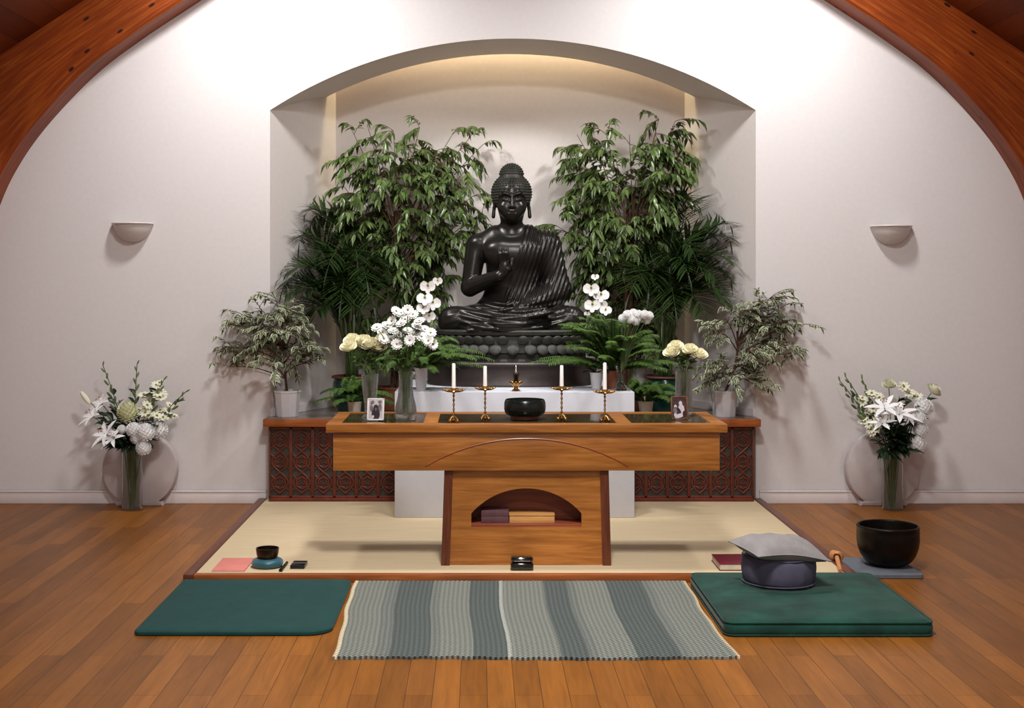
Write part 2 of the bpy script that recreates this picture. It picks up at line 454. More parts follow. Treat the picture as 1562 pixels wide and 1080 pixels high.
for side, x0, x1 in (('left', X(410, yC), PBX0 - .002), ('right', PBX1 + .002, X(1150, yC))):
    cab = thing('carved_cabinet', 'low cabinet with red carved scrollwork panels to the %s of the white block' % side, 'cabinet', ((x0 + x1) / 2, yC + .05, TZm))
    mb = MB(); mb.box(x0, x1, yC + .012, .0 + .1, TZm, TZ - .045)
    build('body', mb, CBACK, cab, smooth=False)
    n = 6; w = (x1 - x0) / n; z0, z1 = TZm + .02, TZ - .048
    for k in range(n):
        cx = x0 + w * (k + .5); mb = MB()
        scroll(mb, cx, (z0 + z1) / 2 + .004, w, z1 - z0 - .02, yC + .007)
        for sg in (-1, 1): mb.box(cx + sg * w / 2 - (.0085 if sg > 0 else 0), cx + sg * w / 2 + (.0085 if sg < 0 else 0), yC, yC + .013, z0, z1, .002)
        mb.box(cx - w / 2, cx + w / 2, yC, yC + .013, z1 - .012, z1, .002); mb.box(cx - w / 2, cx + w / 2, yC, yC + .013, z0, z0 + .012, .002)
        build('carved_panel', mb, CARVE, cab)
    mb = MB(); mb.box(x0, x1, yC - .004, yC + .012, TZm, z0, .002); build('bottom_rail', mb, CARVE, cab)
for side, sx in (('left', -1), ('right', 1)):
    ys = YF(651, TZ - .04) ; ys = yC - .035
    xo = X(401, ys) if sx < 0 else X(1161, ys); xi = PBX0 - .003 if sx < 0 else PBX1 + .003
    top = thing('countertop', 'grey stone countertop with wood front edge on the %s carved cabinet' % side, 'countertop', ((xo + xi) / 2, 0, TZ - .045))
    mb = MB(); a, b = min(xo, xi), max(xo, xi); mb.box(a, b, ys, ys + .06, TZ - .042, TZ, .003); build('wood_edge', mb, REDWOOD, top)
    mb = MB()
    q = [(xo, ys + .06), (xi, ys + .06), (xi, .3), (sx * .02 + 0, .3), (sx * .02, YN - .013), (sx * (NB - .016), YN - .013), (sx * (NH - .018), 0), (xo, -.002)]
    if sx > 0: q = q
    else: q = q
    ar = sum(q[i][0] * q[(i + 1) % len(q)][1] - q[(i + 1) % len(q)][0] * q[i][1] for i in range(len(q)))
    if ar < 0: q = q[::-1]
    mb.slab(q, TZ - .04, TZ - .001); build('stone_top', mb, TILE, top, smooth=False)
PZ = .693; YP = YF(790, TZm)
WBOX = M('white_painted_board', (206, 208, 217), .6, var=.02)
mb = MB(); mb.box(PBX0, PBX1, YP, .3, TZm, PZ, .004)
tag(recenter(build('plinth_block', mb, WBOX)), 'large white block behind the altar table carrying the seated statue', 'plinth')

# ================================================================= altar table
GLASSTOP = M('dark_glass_inlay', (62, 52, 34), .04, var=.1, spec=.8)
yT = YF(862, TZm); yA = yT - .03; yE = yA - .022
zT = Z(647, yE); zTb = Z(660, yE); zAb = Z(718, yA)
tx0, tx1 = X(497, yE), X(1110, yE); yTB = YF(628, zT); cT = (tx0 + tx1) / 2
tab = thing('altar_table', 'honey coloured wooden altar table with arched recess in its central foot', 'table', (cT, (yE + yTB) / 2, TZm))
wx = [tx0, tx0 + .062, X(650, yE + .1), X(664, yE + .1), X(942, yE + .1), X(962, yE + .1), tx1 - .062, tx1]
mb = MB()
mb.box(tx0, tx1, yE, yE + .055, zTb, zT, .003); mb.box(tx0, tx1, yTB - .05, yTB, zTb, zT, .003)
for a, b in ((wx[0], wx[1]), (wx[2] - .012, wx[3] + .012), (wx[4] - .008, wx[5]), (wx[6], wx[7])): mb.box(a, b, yE + .05, yTB - .045, zTb, zT - .0006, .002)
build('top_frame', mb, OAK, tab)
for a, b in ((wx[1], wx[2] - .012), (wx[3] + .012, wx[4] - .008), (wx[5], wx[6])):
    mb = MB(); mb.box(a, b, yE + .055, yTB - .05, zTb + .004, zT - .003); build('glass_panel', mb, GLASSTOP, tab, smooth=False)
ax0, ax1 = X(508, yA), X(1098, yA)
mb = MB(); mb.box(ax0, ax1, yA, yA + .03, zAb, zTb + .001, .003)
for a, b in ((ax0, ax0 + .025), (ax1 - .025, ax1)): mb.box(a, b, yA + .028, yTB - .02, zAb, zTb, .003)
mb.box(ax0, ax1, yTB - .045, yTB - .02, zAb, zTb, .003)
build('apron', mb, OAK, tab)
mb = MB(); arc = []
p0, p1, p2 = P(649, 711, yA), P(803, 669, yA), P(958, 711, yA)
hw_ = (p2.x - p0.x) / 2; sg_ = p1.z - p0.z; R_ = (hw_ ** 2 + sg_ ** 2) / (2 * sg_); mx_ = (p0.x + p2.x) / 2
for k in range(33):
    x = -hw_ + 2 * hw_ * k / 32; arc.append((mx_ + x, yA - .0005, p1.z - R_ + sqrt(R_ * R_ - x * x)))
mb.tube(arc, .0035, 6); build('arc_moulding', mb, REDWOOD, tab)
# central foot, leaning slightly outwards, with an arched recess
fxb0, fxb1 = X(673, yT), X(932, yT); fxt0, fxt1 = X(678, yT), X(928, yT); fz0, fz1 = TZm, zAb + .01
fd = .34; pw = .038
def fx(z, e): t = (z - fz0) / (fz1 - fz0); return (fxb0 + (fxt0 - fxb0) * t) if e == 0 else (fxb1 + (fxt1 - fxb1) * t)
for e in (0, 1):
    mb = MB(); sg = 1 if e == 0 else -1
    q = [(fx(fz0, e), fz0), (fx(fz0, e) + sg * pw, fz0), (fx(fz1, e) + sg * pw, fz1), (fx(fz1, e), fz1)]
    if e: q = q[::-1]
    mb.prism(q, yT - .012, yT + fd); build('side_panel', mb, OAKD, tab, smooth=False)
ox0, ox1 = X(719, yT), X(887, yT); ozb, ozs, oza = Z(804, yT), Z(783, yT), Z(745, yT); oc = (ox0 + ox1) / 2; oh = (ox1 - ox0) / 2
orr = (oh ** 2 + (oza - ozs) ** 2) / (2 * (oza - ozs))
def oarch(x): return oza - orr + sqrt(max(0, orr ** 2 - (x - oc) ** 2))
mb = MB(); y0, y1 = yT, yT + .022
def quad(x0, x1, zl0, zl1, zh0, zh1):
    v = [(x0, y0, zl0), (x1, y0, zl1), (x1, y0, zh1), (x0, y0, zh0)]; v += [(x, y1, z) for x, _, z in v]
    mb.add(v, [(0, 1, 2, 3), (7, 6, 5, 4), (0, 4, 5, 1), (3, 2, 6, 7), (0, 3, 7, 4), (1, 5, 6, 2)])
v = [(fx(fz0, 0) + pw, y0, fz0), (ox0, y0, fz0), (ox0, y0, fz1), (fx(fz1, 0) + pw, y0, fz1)]; v += [(x, y1, z) for x, _, z in v]
mb.add(v, [(0, 1, 2, 3), (7, 6, 5, 4), (1, 5, 6, 2)])
v = [(ox1, y0, fz0), (fx(fz0, 1) - pw, y0, fz0), (fx(fz1, 1) - pw, y0, fz1), (ox1, y0, fz1)]; v += [(x, y1, z) for x, _, z in v]
mb.add(v, [(0, 1, 2, 3), (7, 6, 5, 4), (0, 3, 7, 4)])
for k in range(24):
    a = ox0 + (ox1 - ox0) * k / 24; b = ox0 + (ox1 - ox0) * (k + 1) / 24
    quad(a, b, oarch(a), oarch(b), fz1, fz1)
quad(ox0, ox1, fz0, fz0, ozb, ozb)
build('foot_panel', mb, OAK, tab, smooth=False)
mb = MB(); mb.box(ox0 - .02, ox1 + .02, yT + .01, yT + .14, ozb - .004, ozb + .012, .002)
mb.box(ox0 - .02, ox1 + .02, yT + .13, yT + .14, ozb, oza + .02)
for a in (ox0 - .02, ox1 + .008): mb.box(a, a + .012, yT + .022, yT + .14, ozb, oza + .02)
mb.box(ox0 - .02, ox1 + .02, yT + .022, yT + .14, oza + .02, oza + .03)
build('recess_shelf', mb, REDOAK, tab)
sz = ozb + .012
BINDING = M('plum_cloth_binding', (92, 62, 66), .3, var=.15); PAGE = M('page_block', (200, 190, 170), .8)
for k, (zz, wd) in enumerate(((0, 1), (.0285, .96))):
    bk = thing('book', 'plum covered book lying %s in the altar recess' % ('underneath another' if k == 0 else 'on top of another'), 'book', (X(756, yT), yT + .08, sz + zz), 'books in the altar recess')
    x0, x1 = X(734, yT + .03), X(776, yT + .03)
    mb = MB(); mb.box(x0, x1, yT + .03, yT + .12, sz + zz, sz + zz + .004, .001); mb.box(x0, x1, yT + .03, yT + .12, sz + zz + .024, sz + zz + .028, .001)
    mb.box(x0, x1, yT + .028, yT + .034, sz + zz, sz + zz + .028, .002); build('cover', mb, BINDING, bk)
    mb = MB(); mb.box(x0 + .003, x1 - .003, yT + .034, yT + .118, sz + zz + .004, sz + zz + .024); build('pages', mb, PAGE, bk, smooth=False)
PALEWOOD = wood('pale_beech', (176, 122, 66), (200, 146, 84), (216, 166, 104), 'X', rough=.5, scale=5)
wb = thing('wooden_box', 'pale wooden box lying beside the plum books in the altar recess', 'box', (X(812, yT), yT + .1, sz))
mb = MB(); x0, x1 = X(777, yT + .03), X(846, yT + .03); mb.box(x0, x1, yT + .03, yT + .11, sz, sz + .03, .002); build('body', mb, PALEWOOD, wb)
mb = MB(); mb.box(x0 - .001, x1 + .001, yT + .028, yT + .112, sz + .031, sz + .041, .002); build('lid', mb, PALEWOOD, wb)
# ================================================================= things on the floor
GREEN = M('green_felt', (25, 61, 59), .95, var=.1, scale=18, bump=.1, bscale=300, sheen=.05, spec=.2)
VELVET = M('green_velvet', (16, 58, 49), .85, var=.42, scale=9, bump=.15, bscale=60, sheen=.1, spec=.25)
# flat green mat on the left
yb = YF(884, .016); yf = YF(969, .004)
mx0 = (X(206, yf) + X(277, yb)) / 2; mx1 = -.732
mb = MB(); padded(mb, rrect(mx0, mx1, yf, min(yb, yF - .037), [.03, .09, .05, .02], 8), [(.004, 0.0005), (0, .005), (0, .014), (.004, .018), (.012, .0195)])
mat_ = build('floor_mat', mb, GREEN); tag(recenter(mat_), 'flat dark green mat with rounded corners left of the striped rug', 'mat')
# striped woven rug
RX0, RX1 = (X(507, YF(1003, .008)) + X(540, YF(889, .008))) / 2, (X(1120, YF(1002, .008)) + X(1047, YF(889, .008))) / 2
ry0, ry1 = YF(1004, .006), yF - .04
m, nt, b = newmat('striped_rag_weave')
tc = N(nt, 'ShaderNodeTexCoord'); sp = N(nt, 'ShaderNodeSeparateXYZ'); nt.links.new(tc.outputs['UV'], sp.inputs[0])
g1 = lin((118, 121, 114)); g2 = lin((108, 112, 107)); dk = lin((85, 91, 89)); lt = lin((150, 152, 144)); cr = lin((190, 176, 148))
st = [(0, cr), (.008, g1), (.10, g2), (.135, dk), (.235, g2), (.26, g1), (.345, dk), (.43, lt), (.445, g1), (.565, dk), (.635, g2), (.66, g1), (.752, dk), (.86, g2), (.885, g1), (.992, cr)]
r = ramp(nt, st, 'CONSTANT'); 
nzz = N(nt, 'ShaderNodeTexNoise', Scale=9., Detail=2.); nt.links.new(tc.outputs['UV'], nzz.inputs['Vector'])
ad = N(nt, 'ShaderNodeMath', operation='MULTIPLY_ADD'); ad.inputs[1].default_value = .004; nt.links.new(nzz.outputs['Fac'], ad.inputs[0])
sb = N(nt, 'ShaderNodeMath', operation='SUBTRACT'); sb.inputs[1].default_value = .002; nt.links.new(sp.outputs[0], sb.inputs[0]); nt.links.new(sb.outputs[0], ad.inputs[2])
nt.links.new(ad.outputs[0], r.inputs['Fac'])
ck = N(nt, 'ShaderNodeTexChecker', Scale=1.); mp = N(nt, 'ShaderNodeMapping'); mp.inputs['Scale'].default_value = (150, 120, 1)
nt.links.new(tc.outputs['UV'], mp.inputs['Vector']); nt.links.new(mp.outputs[0], ck.inputs['Vector'])
ck.inputs['Color1'].default_value = (1.42, 1.42, 1.4, 1); ck.inputs['Color2'].default_value = (.4, .42, .44, 1)
mx = N(nt, 'ShaderNodeMix', data_type='RGBA', blend_type='MULTIPLY'); mx.inputs[0].default_value = 1
nt.links.new(r.outputs['Color'], mx.inputs[6]); nt.links.new(ck.outputs['Color'], mx.inputs[7])
wv = N(nt, 'ShaderNodeTexWave', Scale=24., Distortion=.6); wv.bands_direction = 'X'; nt.links.new(tc.outputs['UV'], wv.inputs['Vector'])
mr = N(nt, 'ShaderNodeMapRange'); mr.inputs['To Min'].default_value = .78; mr.inputs['To Max'].default_value = 1.12; nt.links.new(wv.outputs['Fac'], mr.inputs['Value'])
hs = N(nt, 'ShaderNodeHueSaturation'); nt.links.new(mr.outputs[0], hs.inputs['Value']); nt.links.new(mx.outputs[2], hs.inputs['Color'])
nt.links.new(hs.outputs['Color'], b.inputs['Base Color']); b.inputs['Roughness'].default_value = .95; b.inputs['Specular IOR Level'].default_value = .1
bp = N(nt, 'ShaderNodeBump', Strength=.6, Distance=.004); nt.links.new(ck.outputs['Fac'], bp.inputs['Height']); nt.links.new(bp.outputs[0], b.inputs['Normal'])
RUG = m
mb = MB(); nu, nv = 120, 60; vs = []; uv = []; fs = []
for lay in (0, 1):
    for j in range(nv + 1):
        for i in range(nu + 1):
            u, v = i / nu, j / nv
            xa = -.694 - .03 * v; x = xa + (RX1 - xa) * u + .005 * sin(v * 7 + 1.3 * u) + .0025 * sin(v * 19) * abs(2 * u - 1) ** 3
            y = ry0 + (ry1 - ry0) * v + (.004 * sin(u * 90) + .008 * sin(u * 7.5)) * (1 - v) ** 3
            x += (.012 if u > .97 else 0) * max(0, .12 - v) * 8
            z = .0008 + lay * (.008 + .0022 * (sin(u * 25 + 3 * v) * .5 + .5) * (1 - v) + .0016 * ((i % 2) * .5))
            if lay == 0: z = .0004
            vs.append((x, y, z)); uv.append((u, v))
W_ = (nu + 1) * (nv + 1)
for j in range(nv):
    for i in range(nu):
        a = j * (nu + 1) + i; fs.append((a + nu + 1, a + nu + 2, a + 1, a)); a += W_; fs.append((a, a + 1, a + nu + 2, a + nu + 1))
for i in range(nu):
    fs.append((i, i + 1, i + 1 + W_, i + W_)); a = nv * (nu + 1) + i; fs.append((a + 1, a, a + W_, a + 1 + W_))
for j in range(nv):
    a = j * (nu + 1); fs.append((a + nu + 1, a, a + W_, a + nu + 1 + W_)); a += nu; fs.append((a, a + nu + 1, a + nu + 1 + W_, a + W_))
mb.add(vs, fs, 0, uv)
tag(recenter(build('rug', mb, RUG)), 'grey woven rug with darker stripes in front of the altar platform', 'rug')
# zabuton
zy0, zy1 = YF(971, 0.002), YF(872, .058); zx0, zx1 = .694, 1.448
zab = thing('floor_cushion', 'thick square green velvet floor cushion right of the striped rug', 'cushion', ((zx0 + zx1) / 2, (zy0 + zy1) / 2, 0))
def wr(x, y, z):
    if z > .045:
        e = min(x - zx0, zx1 - x, y - zy0, zy1 - y); t = min(1, max(0, e) / .12)
        z += .010 * t + .0022 * sin(18 * x + 11 * y + 2 * sin(9 * y)) * t + .0018 * sin(31 * y - 12 * x) * t
        d = abs((y - (zy0 + .42)) - .05 * sin(5 * x)); z -= .005 * math.exp(-(d / .008) ** 2) * t * (x < zx0 + .5)
    return (x, y, z)
out = rrect(zx0, zx1, zy0, zy1, .035, 6)
def dense(pts, step=.02):
    o = []
    for i in range(len(pts)):
        a, b = V(pts[i]), V(pts[(i + 1) % len(pts)]); n = max(1, int((b - a).length / step))
        for k in range(n): o.append(tuple(a + (b - a) * k / n))
    return o
out = dense(out)
mb = MB(); padded(mb, out, [(.01, .0005), (.002, .004), (-.003, .015), (-.004, .028), (0, .046), (.006, .0515), (.02, .056)], wr, rings=26)
build('cushion_body', mb, VELVET, zab, ang=180)
mb = MB(); mb.tube([(x, y, .0505) for x, y in out + out[:1]], .0042, 6, cap=False); mb.tube([(x, y, .006) for x, y in out + out[:1]], .004, 6, cap=False)
build('piping', mb, VELVET, zab, ang=180)
# zafu and pillow
ZAF = M('slate_cotton', (80, 77, 96), .9, var=.08, scale=30, bump=.15, bscale=200)
zc = V((X(1189.5, -2.265), YF(905, .06) + .146, .066))
zaf = thing('meditation_cushion', 'round slate grey meditation cushion standing on the green velvet cushion', 'cushion', zc)
mb = MB(); n = 64; prof = [(.0, 0), (.11, .0), (.132, .006), (.141, .02), (.146, .048), (.148, .074), (.146, .098), (.14, .114), (.125, .123), (.08, .127), (0, .128)]
vs = []; fs = []
for r_, z_ in prof:
    for i in range(n):
        a = 2 * pi * i / n; pl = 1 + .008 * sin(a * 16) * (1 if .01 < z_ < .14 else .3)
        vs.append((zc.x + r_ * pl * cos(a), zc.y + r_ * pl * sin(a), zc.z + z_ + .004 * sin(2 * a)))
for j in range(len(prof) - 1):
    for i in range(n): fs.append((j * n + i, j * n + (i + 1) % n, (j + 1) * n + (i + 1) % n, (j + 1) * n + i))
mb.add(vs, fs); build('cushion_body', mb, ZAF, zaf, ang=180)
mb = MB()
for z_ in (.012, .114): mb.tube([(zc.x + .143 * cos(a), zc.y + .143 * sin(a), zc.z + z_) for a in [2 * pi * i / 48 for i in range(49)]], .0028, 5, cap=False)
build('seam_piping', mb, ZAF, zaf, ang=180)
PIL = M('grey_linen', (136, 132, 132), .9, var=.06, scale=30, bump=.2, bscale=150)
pz = .232
c4 = [P(1111, 827, -2.25), P(1157, 851, -2.43), P(1268, 858, -2.36), P(1224, 826, -2.1)]       # left, front, right, back corners
def pillow(mb, c4, th, n=20):
    vs = []; fs = []
    for sgn in (1, -1):
        for j in range(n + 1):
            for i in range(n + 1):
                u, v = i / n, j / n
                p = c4[0] * (1 - u) * (1 - v) + c4[1] * u * (1 - v) + c4[2] * u * v + c4[3] * (1 - u) * v
                e = (16 * u * (1 - u) * v * (1 - v)) ** .45
                c = (c4[0] + c4[1] + c4[2] + c4[3]) / 4
                pin = .06 * (4 * u * (1 - u) * (1 - 4 * v * (1 - v)) + 4 * v * (1 - v) * (1 - 4 * u * (1 - u)))
                p = p + (c - p) * pin
                z = p.z + sgn * th * (.56 if sgn > 0 else .42) * e + (.005 * sin(9 * u + 4 * v) * e + .005 * sin(21 * v + 6 * sin(4 * u)) * e * e if sgn > 0 else 0)
                z += .014 * sin(pi * v) * u * u
                vs.append((p.x, p.y, z))
    W = (n + 1) ** 2
    for j in range(n):
        for i in range(n):
            a = j * (n + 1) + i; fs.append((a, a + 1, a + n + 2, a + n + 1)); a += W; fs.append((a + n + 1, a + n + 2, a + 1, a))
    mb.add(vs, fs)
    edge = [vs[i] for i in range(n)] + [vs[j * (n + 1) + n] for j in range(n)] + [vs[n * (n + 1) + i] for i in range(n, 0, -1)] + [vs[j * (n + 1)] for j in range(n, -1, -1)]
    return edge
mb = MB(); edge = pillow(mb, [c + V((0, 0, .004)) for c in c4], .1)
pil = thing('pillow', 'soft pale grey square pillow lying tilted on the round slate cushion', 'pillow', (c4[0] + c4[2]) / 2 - V((0, 0, .02)))
build('pillow_body', mb, PIL, pil, ang=180)
mb = MB(); mb.tube(edge, .003, 5, cap=False); build('seam', mb, PIL, pil, ang=180)
# maroon book behind the zabuton
MAR = M('maroon_cover', (104, 22, 42), .35, var=.1); PINK = M('pink_card', (206, 122, 112), .75, var=.06, scale=12)
def book(name, label, x0, x1, y0, y1, z, th, mat, skew=0):
    bk = thing(name, label, 'book', ((x0 + x1) / 2, (y0 + y1) / 2, z))
    sh = Matrix.Identity(4); sh[0][1] = skew; sh[0][3] = -skew * y0
    mb = MB(); mb.box(x0, x1, y0, y1, z, z + .003, .0008, mat=sh); mb.box(x0, x1, y0, y1, z + th - .003, z + th, .0008, mat=sh); mb.box(x1 - .003, x1, y0, y1, z, z + th, .0008, mat=sh)
    build('cover', mb, mat, bk)
    mb = MB(); mb.box(x0 + .003, x1 - .003, y0 + .003, y1 - .003, z + .003, z + th - .003, mat=sh); build('pages', mb, PAGE, bk, smooth=False); return bk
by0 = YF(868, TZm + .006); 
book('book', 'maroon hardback book on the straw mat behind the slate cushion', X(1097, by0), X(1150, by0), by0 - .01, by0 + .19, TZm + .001, .03, MAR)
# pink booklet
by0, by1 = YF(872.5, TZm), YF(853, TZm)
bl = thing('booklet', 'thin pink booklet lying at the left corner of the straw mat', 'booklet', ((X(323, by0) + X(374, by0)) / 2, (by0 + by1) / 2, TZm))
mb = MB(); x0, x1 = X(323, by0), X(375, by0) - .006; mb.box(x0, x1, by0, by1, TZm + .0045, TZm + .0062, .0006); mb.box(x0, x1, by0, by1, TZm + .0005, TZm + .0018, .0005); mb.box(x0 - .0012, x0 + .0005, by0, by1, TZm + .0005, TZm + .0062, .0004); build('cover', mb, PINK, bl)
mb = MB(); mb.box(x0 + .001, x1 - .001, by0 + .001, by1 - .001, TZm + .0018, TZm + .0045); build('pages', mb, PAGE, bl, smooth=False)
# ring cushion and small bell bowl
RING = M('teal_silk', (26, 82, 96), .4, var=.15, scale=20, sheen=.3)
IRON = M('dark_bronze_bowl', (34, 28, 24), .38, metal=.75, var=.3, scale=20, bump=.1, bscale=60)
BRASSDK = M('aged_dark_brass', (58, 46, 34), .28, metal=.85, var=.25, scale=18)
rc = V((X(408, -1.78), YF(861, TZm + .01), TZm))
mb = MB(); n = 40; prof = [(.012, .006)] + [(.044 + .026 * cos(a), .0195 + .019 * sin(a)) for a in [-pi * .75 + 1.6 * pi * k / 16 for k in range(17)]] + [(.012, .012)]
mb.lathe(prof, rc, n); rg = build('ring_cushion', mb, RING); tag(recenter(rg), 'teal ring cushion under the small bowl on the straw mat', 'cushion')
def bowl(mb, c, R, h, th, base=.45, n=48, mi=0):
    out = [(0, 0), (R * base, 0)] + [(R * (base + (1 - base) * sin(t * pi / 2) ** .9), h * (.02 + .98 * (1 - cos(t * pi / 2)) ** .85)) for t in [k / 14 for k in range(1, 13)]] + [(R, h * .86), (R * 1.005, h * .95), (R, h)]
    inn = [(R - th, h)] + [((R - th) * (base + (1 - base) * sin(t * pi / 2) ** .9), th + (h - th) * (.02 + .98 * (1 - cos(t * pi / 2)) ** .85)) for t in [k / 14 for k in range(13, 0, -1)]] + [(0, th)]
    mb.lathe(out + inn, c, n, mi)
mb = MB(); bowl(mb, rc + V((0, 0, .033)), .05, .05, .005, .7); tag(recenter(build('bell_bowl', mb, BRASSDK)), 'small dark metal bell bowl sitting on the teal ring cushion', 'bowl')
# striker stick and dark box
BLACK = M('black_lacquer', (18, 17, 18), .25, var=.2); GREY = M('grey_label', (96, 96, 104), .5)
a, b_ = G(428, 870, TZm + .007), G(438, 858, TZm + .007)
stk = thing('striker', 'short black striker stick beside the teal ring cushion', 'striker', (a + b_) / 2 - V((0, 0, .007)))
mb = MB(); mb.tube([a, a + (b_ - a) * .02, b_], [.005, .007, .006], 10); build('handle', mb, BLACK, stk)
mb = MB(); mb.tube([a - (b_ - a) * .001, a + (b_ - a) * .3], .0082, 10); build('padded_tip', mb, BLACK, stk)
y0, y1 = YF(868, TZm), YF(855, TZm + .016)
bx = thing('small_case', 'small flat black case with a grey band beside the striker', 'case', (X(455, y0), (y0 + y1) / 2, TZm))
x0, x1 = X(442.5, y0), X(464, y0); sh = Matrix.Identity(4); sh[0][1] = .03; sh[0][3] = -.03 * y0
mb = MB(); mb.box(x0, x1, y0, y1, TZm + .0005, TZm + .016, .002, mat=sh); build('body', mb, BLACK, bx)
mb = MB(); mb.box(x0 + .001, x1 - .001, y0 + (y1 - y0) * .42, y0 + (y1 - y0) * .58, TZm + .0155, TZm + .0168, mat=sh); build('band', mb, GREY, bx, smooth=False)
# lacquer box in front of the foot
y0 = YF(871, TZm); x0, x1 = X(779, y0), X(814, y0); hh = .058
lb = thing('lacquer_box', 'glossy black lacquered box in front of the altar foot', 'box', ((x0 + x1) / 2, y0 + .03, TZm))
GLOSS = M('glossy_black', (14, 15, 15), .1, var=.1, coat=.6)
mb = MB(); mb.box(x0, x1, y0, y0 + .058, TZm + .0005, TZm + .034, .009, seg=3); build('body', mb, GLOSS, lb)
mb = MB(); mb.box(x0 + .001, x1 - .001, y0 + .001, y0 + .057, TZm + .0355, TZm + hh, .011, seg=3); build('lid', mb, GLOSS, lb)
SILV = M('silver', (200, 200, 200), .2, metal=1.)
mb = MB(); mb.box(x0 + .014, x1 - .014, y0 - .0012, y0 + .001, TZm + .04, TZm + .045, .0005); build('highlight_bar', mb, SILV, lb)  # bright highlight on the lid, modelled as a thin silver bar
# big gong bowl on its grey mat, with mallet
gx0, gx1 = 1.44, X(1409, YF(883, 0)); gy0, gy1 = YF(883, .001), YF(850, .02)
GMAT = M('blue_grey_felt', (92, 96, 104), .9, var=.12, scale=30, bump=.1, bscale=200)
mb = MB(); padded(mb, rrect(gx0, gx1, gy0, gy1, .012, 4), [(.003, .0005), (0, .003), (0, .017), (.003, .02)])
tag(recenter(build('square_mat', mb, GMAT)), 'square grey felt mat under the big black singing bowl', 'mat')
gc = V((X(1350, -1.66), (gy0 + gy1) / 2 + .01, .02)); gs = S(gc.y)
Rg = 46.5 / gs; hg = Z(801, gc.y) - .02
o_ = [(0, 0), (.36, .0), (.55, .03), (.74, .12), (.885, .28), (.965, .46), (1., .65), (.995, .85), (.985, .93), (1.0, .955), (1.0, .99), (.98, 1)]
i_ = [(.93, 1), (.92, .93), (.92, .6), (.86, .35), (.7, .14), (.4, .05), (0, .05)]
gb = thing('singing_bowl', 'large black singing bowl on the square grey felt mat', 'bowl', gc)
mb = MB(); mb.lathe([(r * Rg, z * hg) for r, z in o_ + i_], gc, 64); build('bowl_body', mb, IRON, gb)
mb = MB(); mb.tube([(gc.x + Rg * .965 * cos(a), gc.y + Rg * .965 * sin(a), gc.z + hg * .985) for a in [2 * pi * k / 64 for k in range(65)]], .0055, 8, cap=False); build('rim', mb, IRON, gb)
h0 = G(1271, 845, .05); h1 = G(1280, 848, .05)
ml = thing('mallet', 'wooden mallet with dark handle resting at the edge of the grey felt mat', 'mallet', G(1285, 858, .02))
WOODL = wood('pale_mallet_wood', (170, 104, 56), (196, 130, 76), (214, 152, 96), 'X', rough=.5)
e = G(1282, 871, .045); st_ = G(1280, 852, .042)
mb = MB(); ax = (G(1284, 850, .055) - G(1268, 845, .055)).normalized(); cen = G(1276, 847.5, .056)
mb.tube([cen - ax * .026, cen - ax * .024, cen + ax * .024, cen + ax * .026], [.018, .021, .021, .018], 16); build('head', mb, WOODL, ml)
mb = MB(); mb.tube([cen + (e - cen) * .1, e], [.0105, .009], 10); build('handle', mb, WOODL, ml)
mb = MB(); dd = (e - cen).normalized(); mb.tube([cen + dd * .018, cen + dd * .034], .016, 12); build('collar', mb, BLACK, ml)

# ================================================================= wall lamps
SCON = M('white_ceramic', (206, 198, 194), .45, var=.03)
for px, py, side in ((203.5, 342, 'left'), (1358, 346, 'right')):
    c = P(px, py, 0); w = 30 / S(0)
    so = thing('wall_sconce', 'white half bowl ceramic wall lamp on the wall %s of the alcove' % side, 'wall lamp', (c.x, -.002, c.z))
    mb = MB(); n = 28
    pr = [(1.0, 0.), (.97, -.012), (.92, -.032), (.8, -.058), (.6, -.082), (.35, -.098), (.0, -.104)]
    inn = [(0, -.096), (.33, -.09), (.57, -.075), (.76, -.052), (.88, -.028), (.93, -.0)]
    vs = []; fs = []; al = pr[::-1] + [(1.0, .006), (.95, .006)] + inn[::-1]
    for r_, z_ in al:
        for i in range(n + 1):
            a = pi + pi * i / n; vs.append((c.x + w * r_ * cos(a), -.003 + .12 * r_ * sin(a), c.z + z_))
    for j in range(len(al) - 1):
        for i in range(n): fs.append((j * (n + 1) + i, j * (n + 1) + i + 1, (j + 1) * (n + 1) + i + 1, (j + 1) * (n + 1) + i))
    mb.add(vs, fs); build('bowl_shade', mb, SCON, so, ang=60)
    mb = MB(); rim = [(c.x + w * 1.02 * cos(a), -.006 + .123 * sin(a), c.z + .003) for a in [pi + pi * i / n for i in range(n + 1)]]; mb.tube(rim, .0048, 6); build('rim', mb, TRIMW, so)
    mb = MB(); mb.box(c.x - w * .85, c.x + w * .85, -.006, -.001, c.z - .05, c.z, .001); build('back_plate', mb, SCON, so)

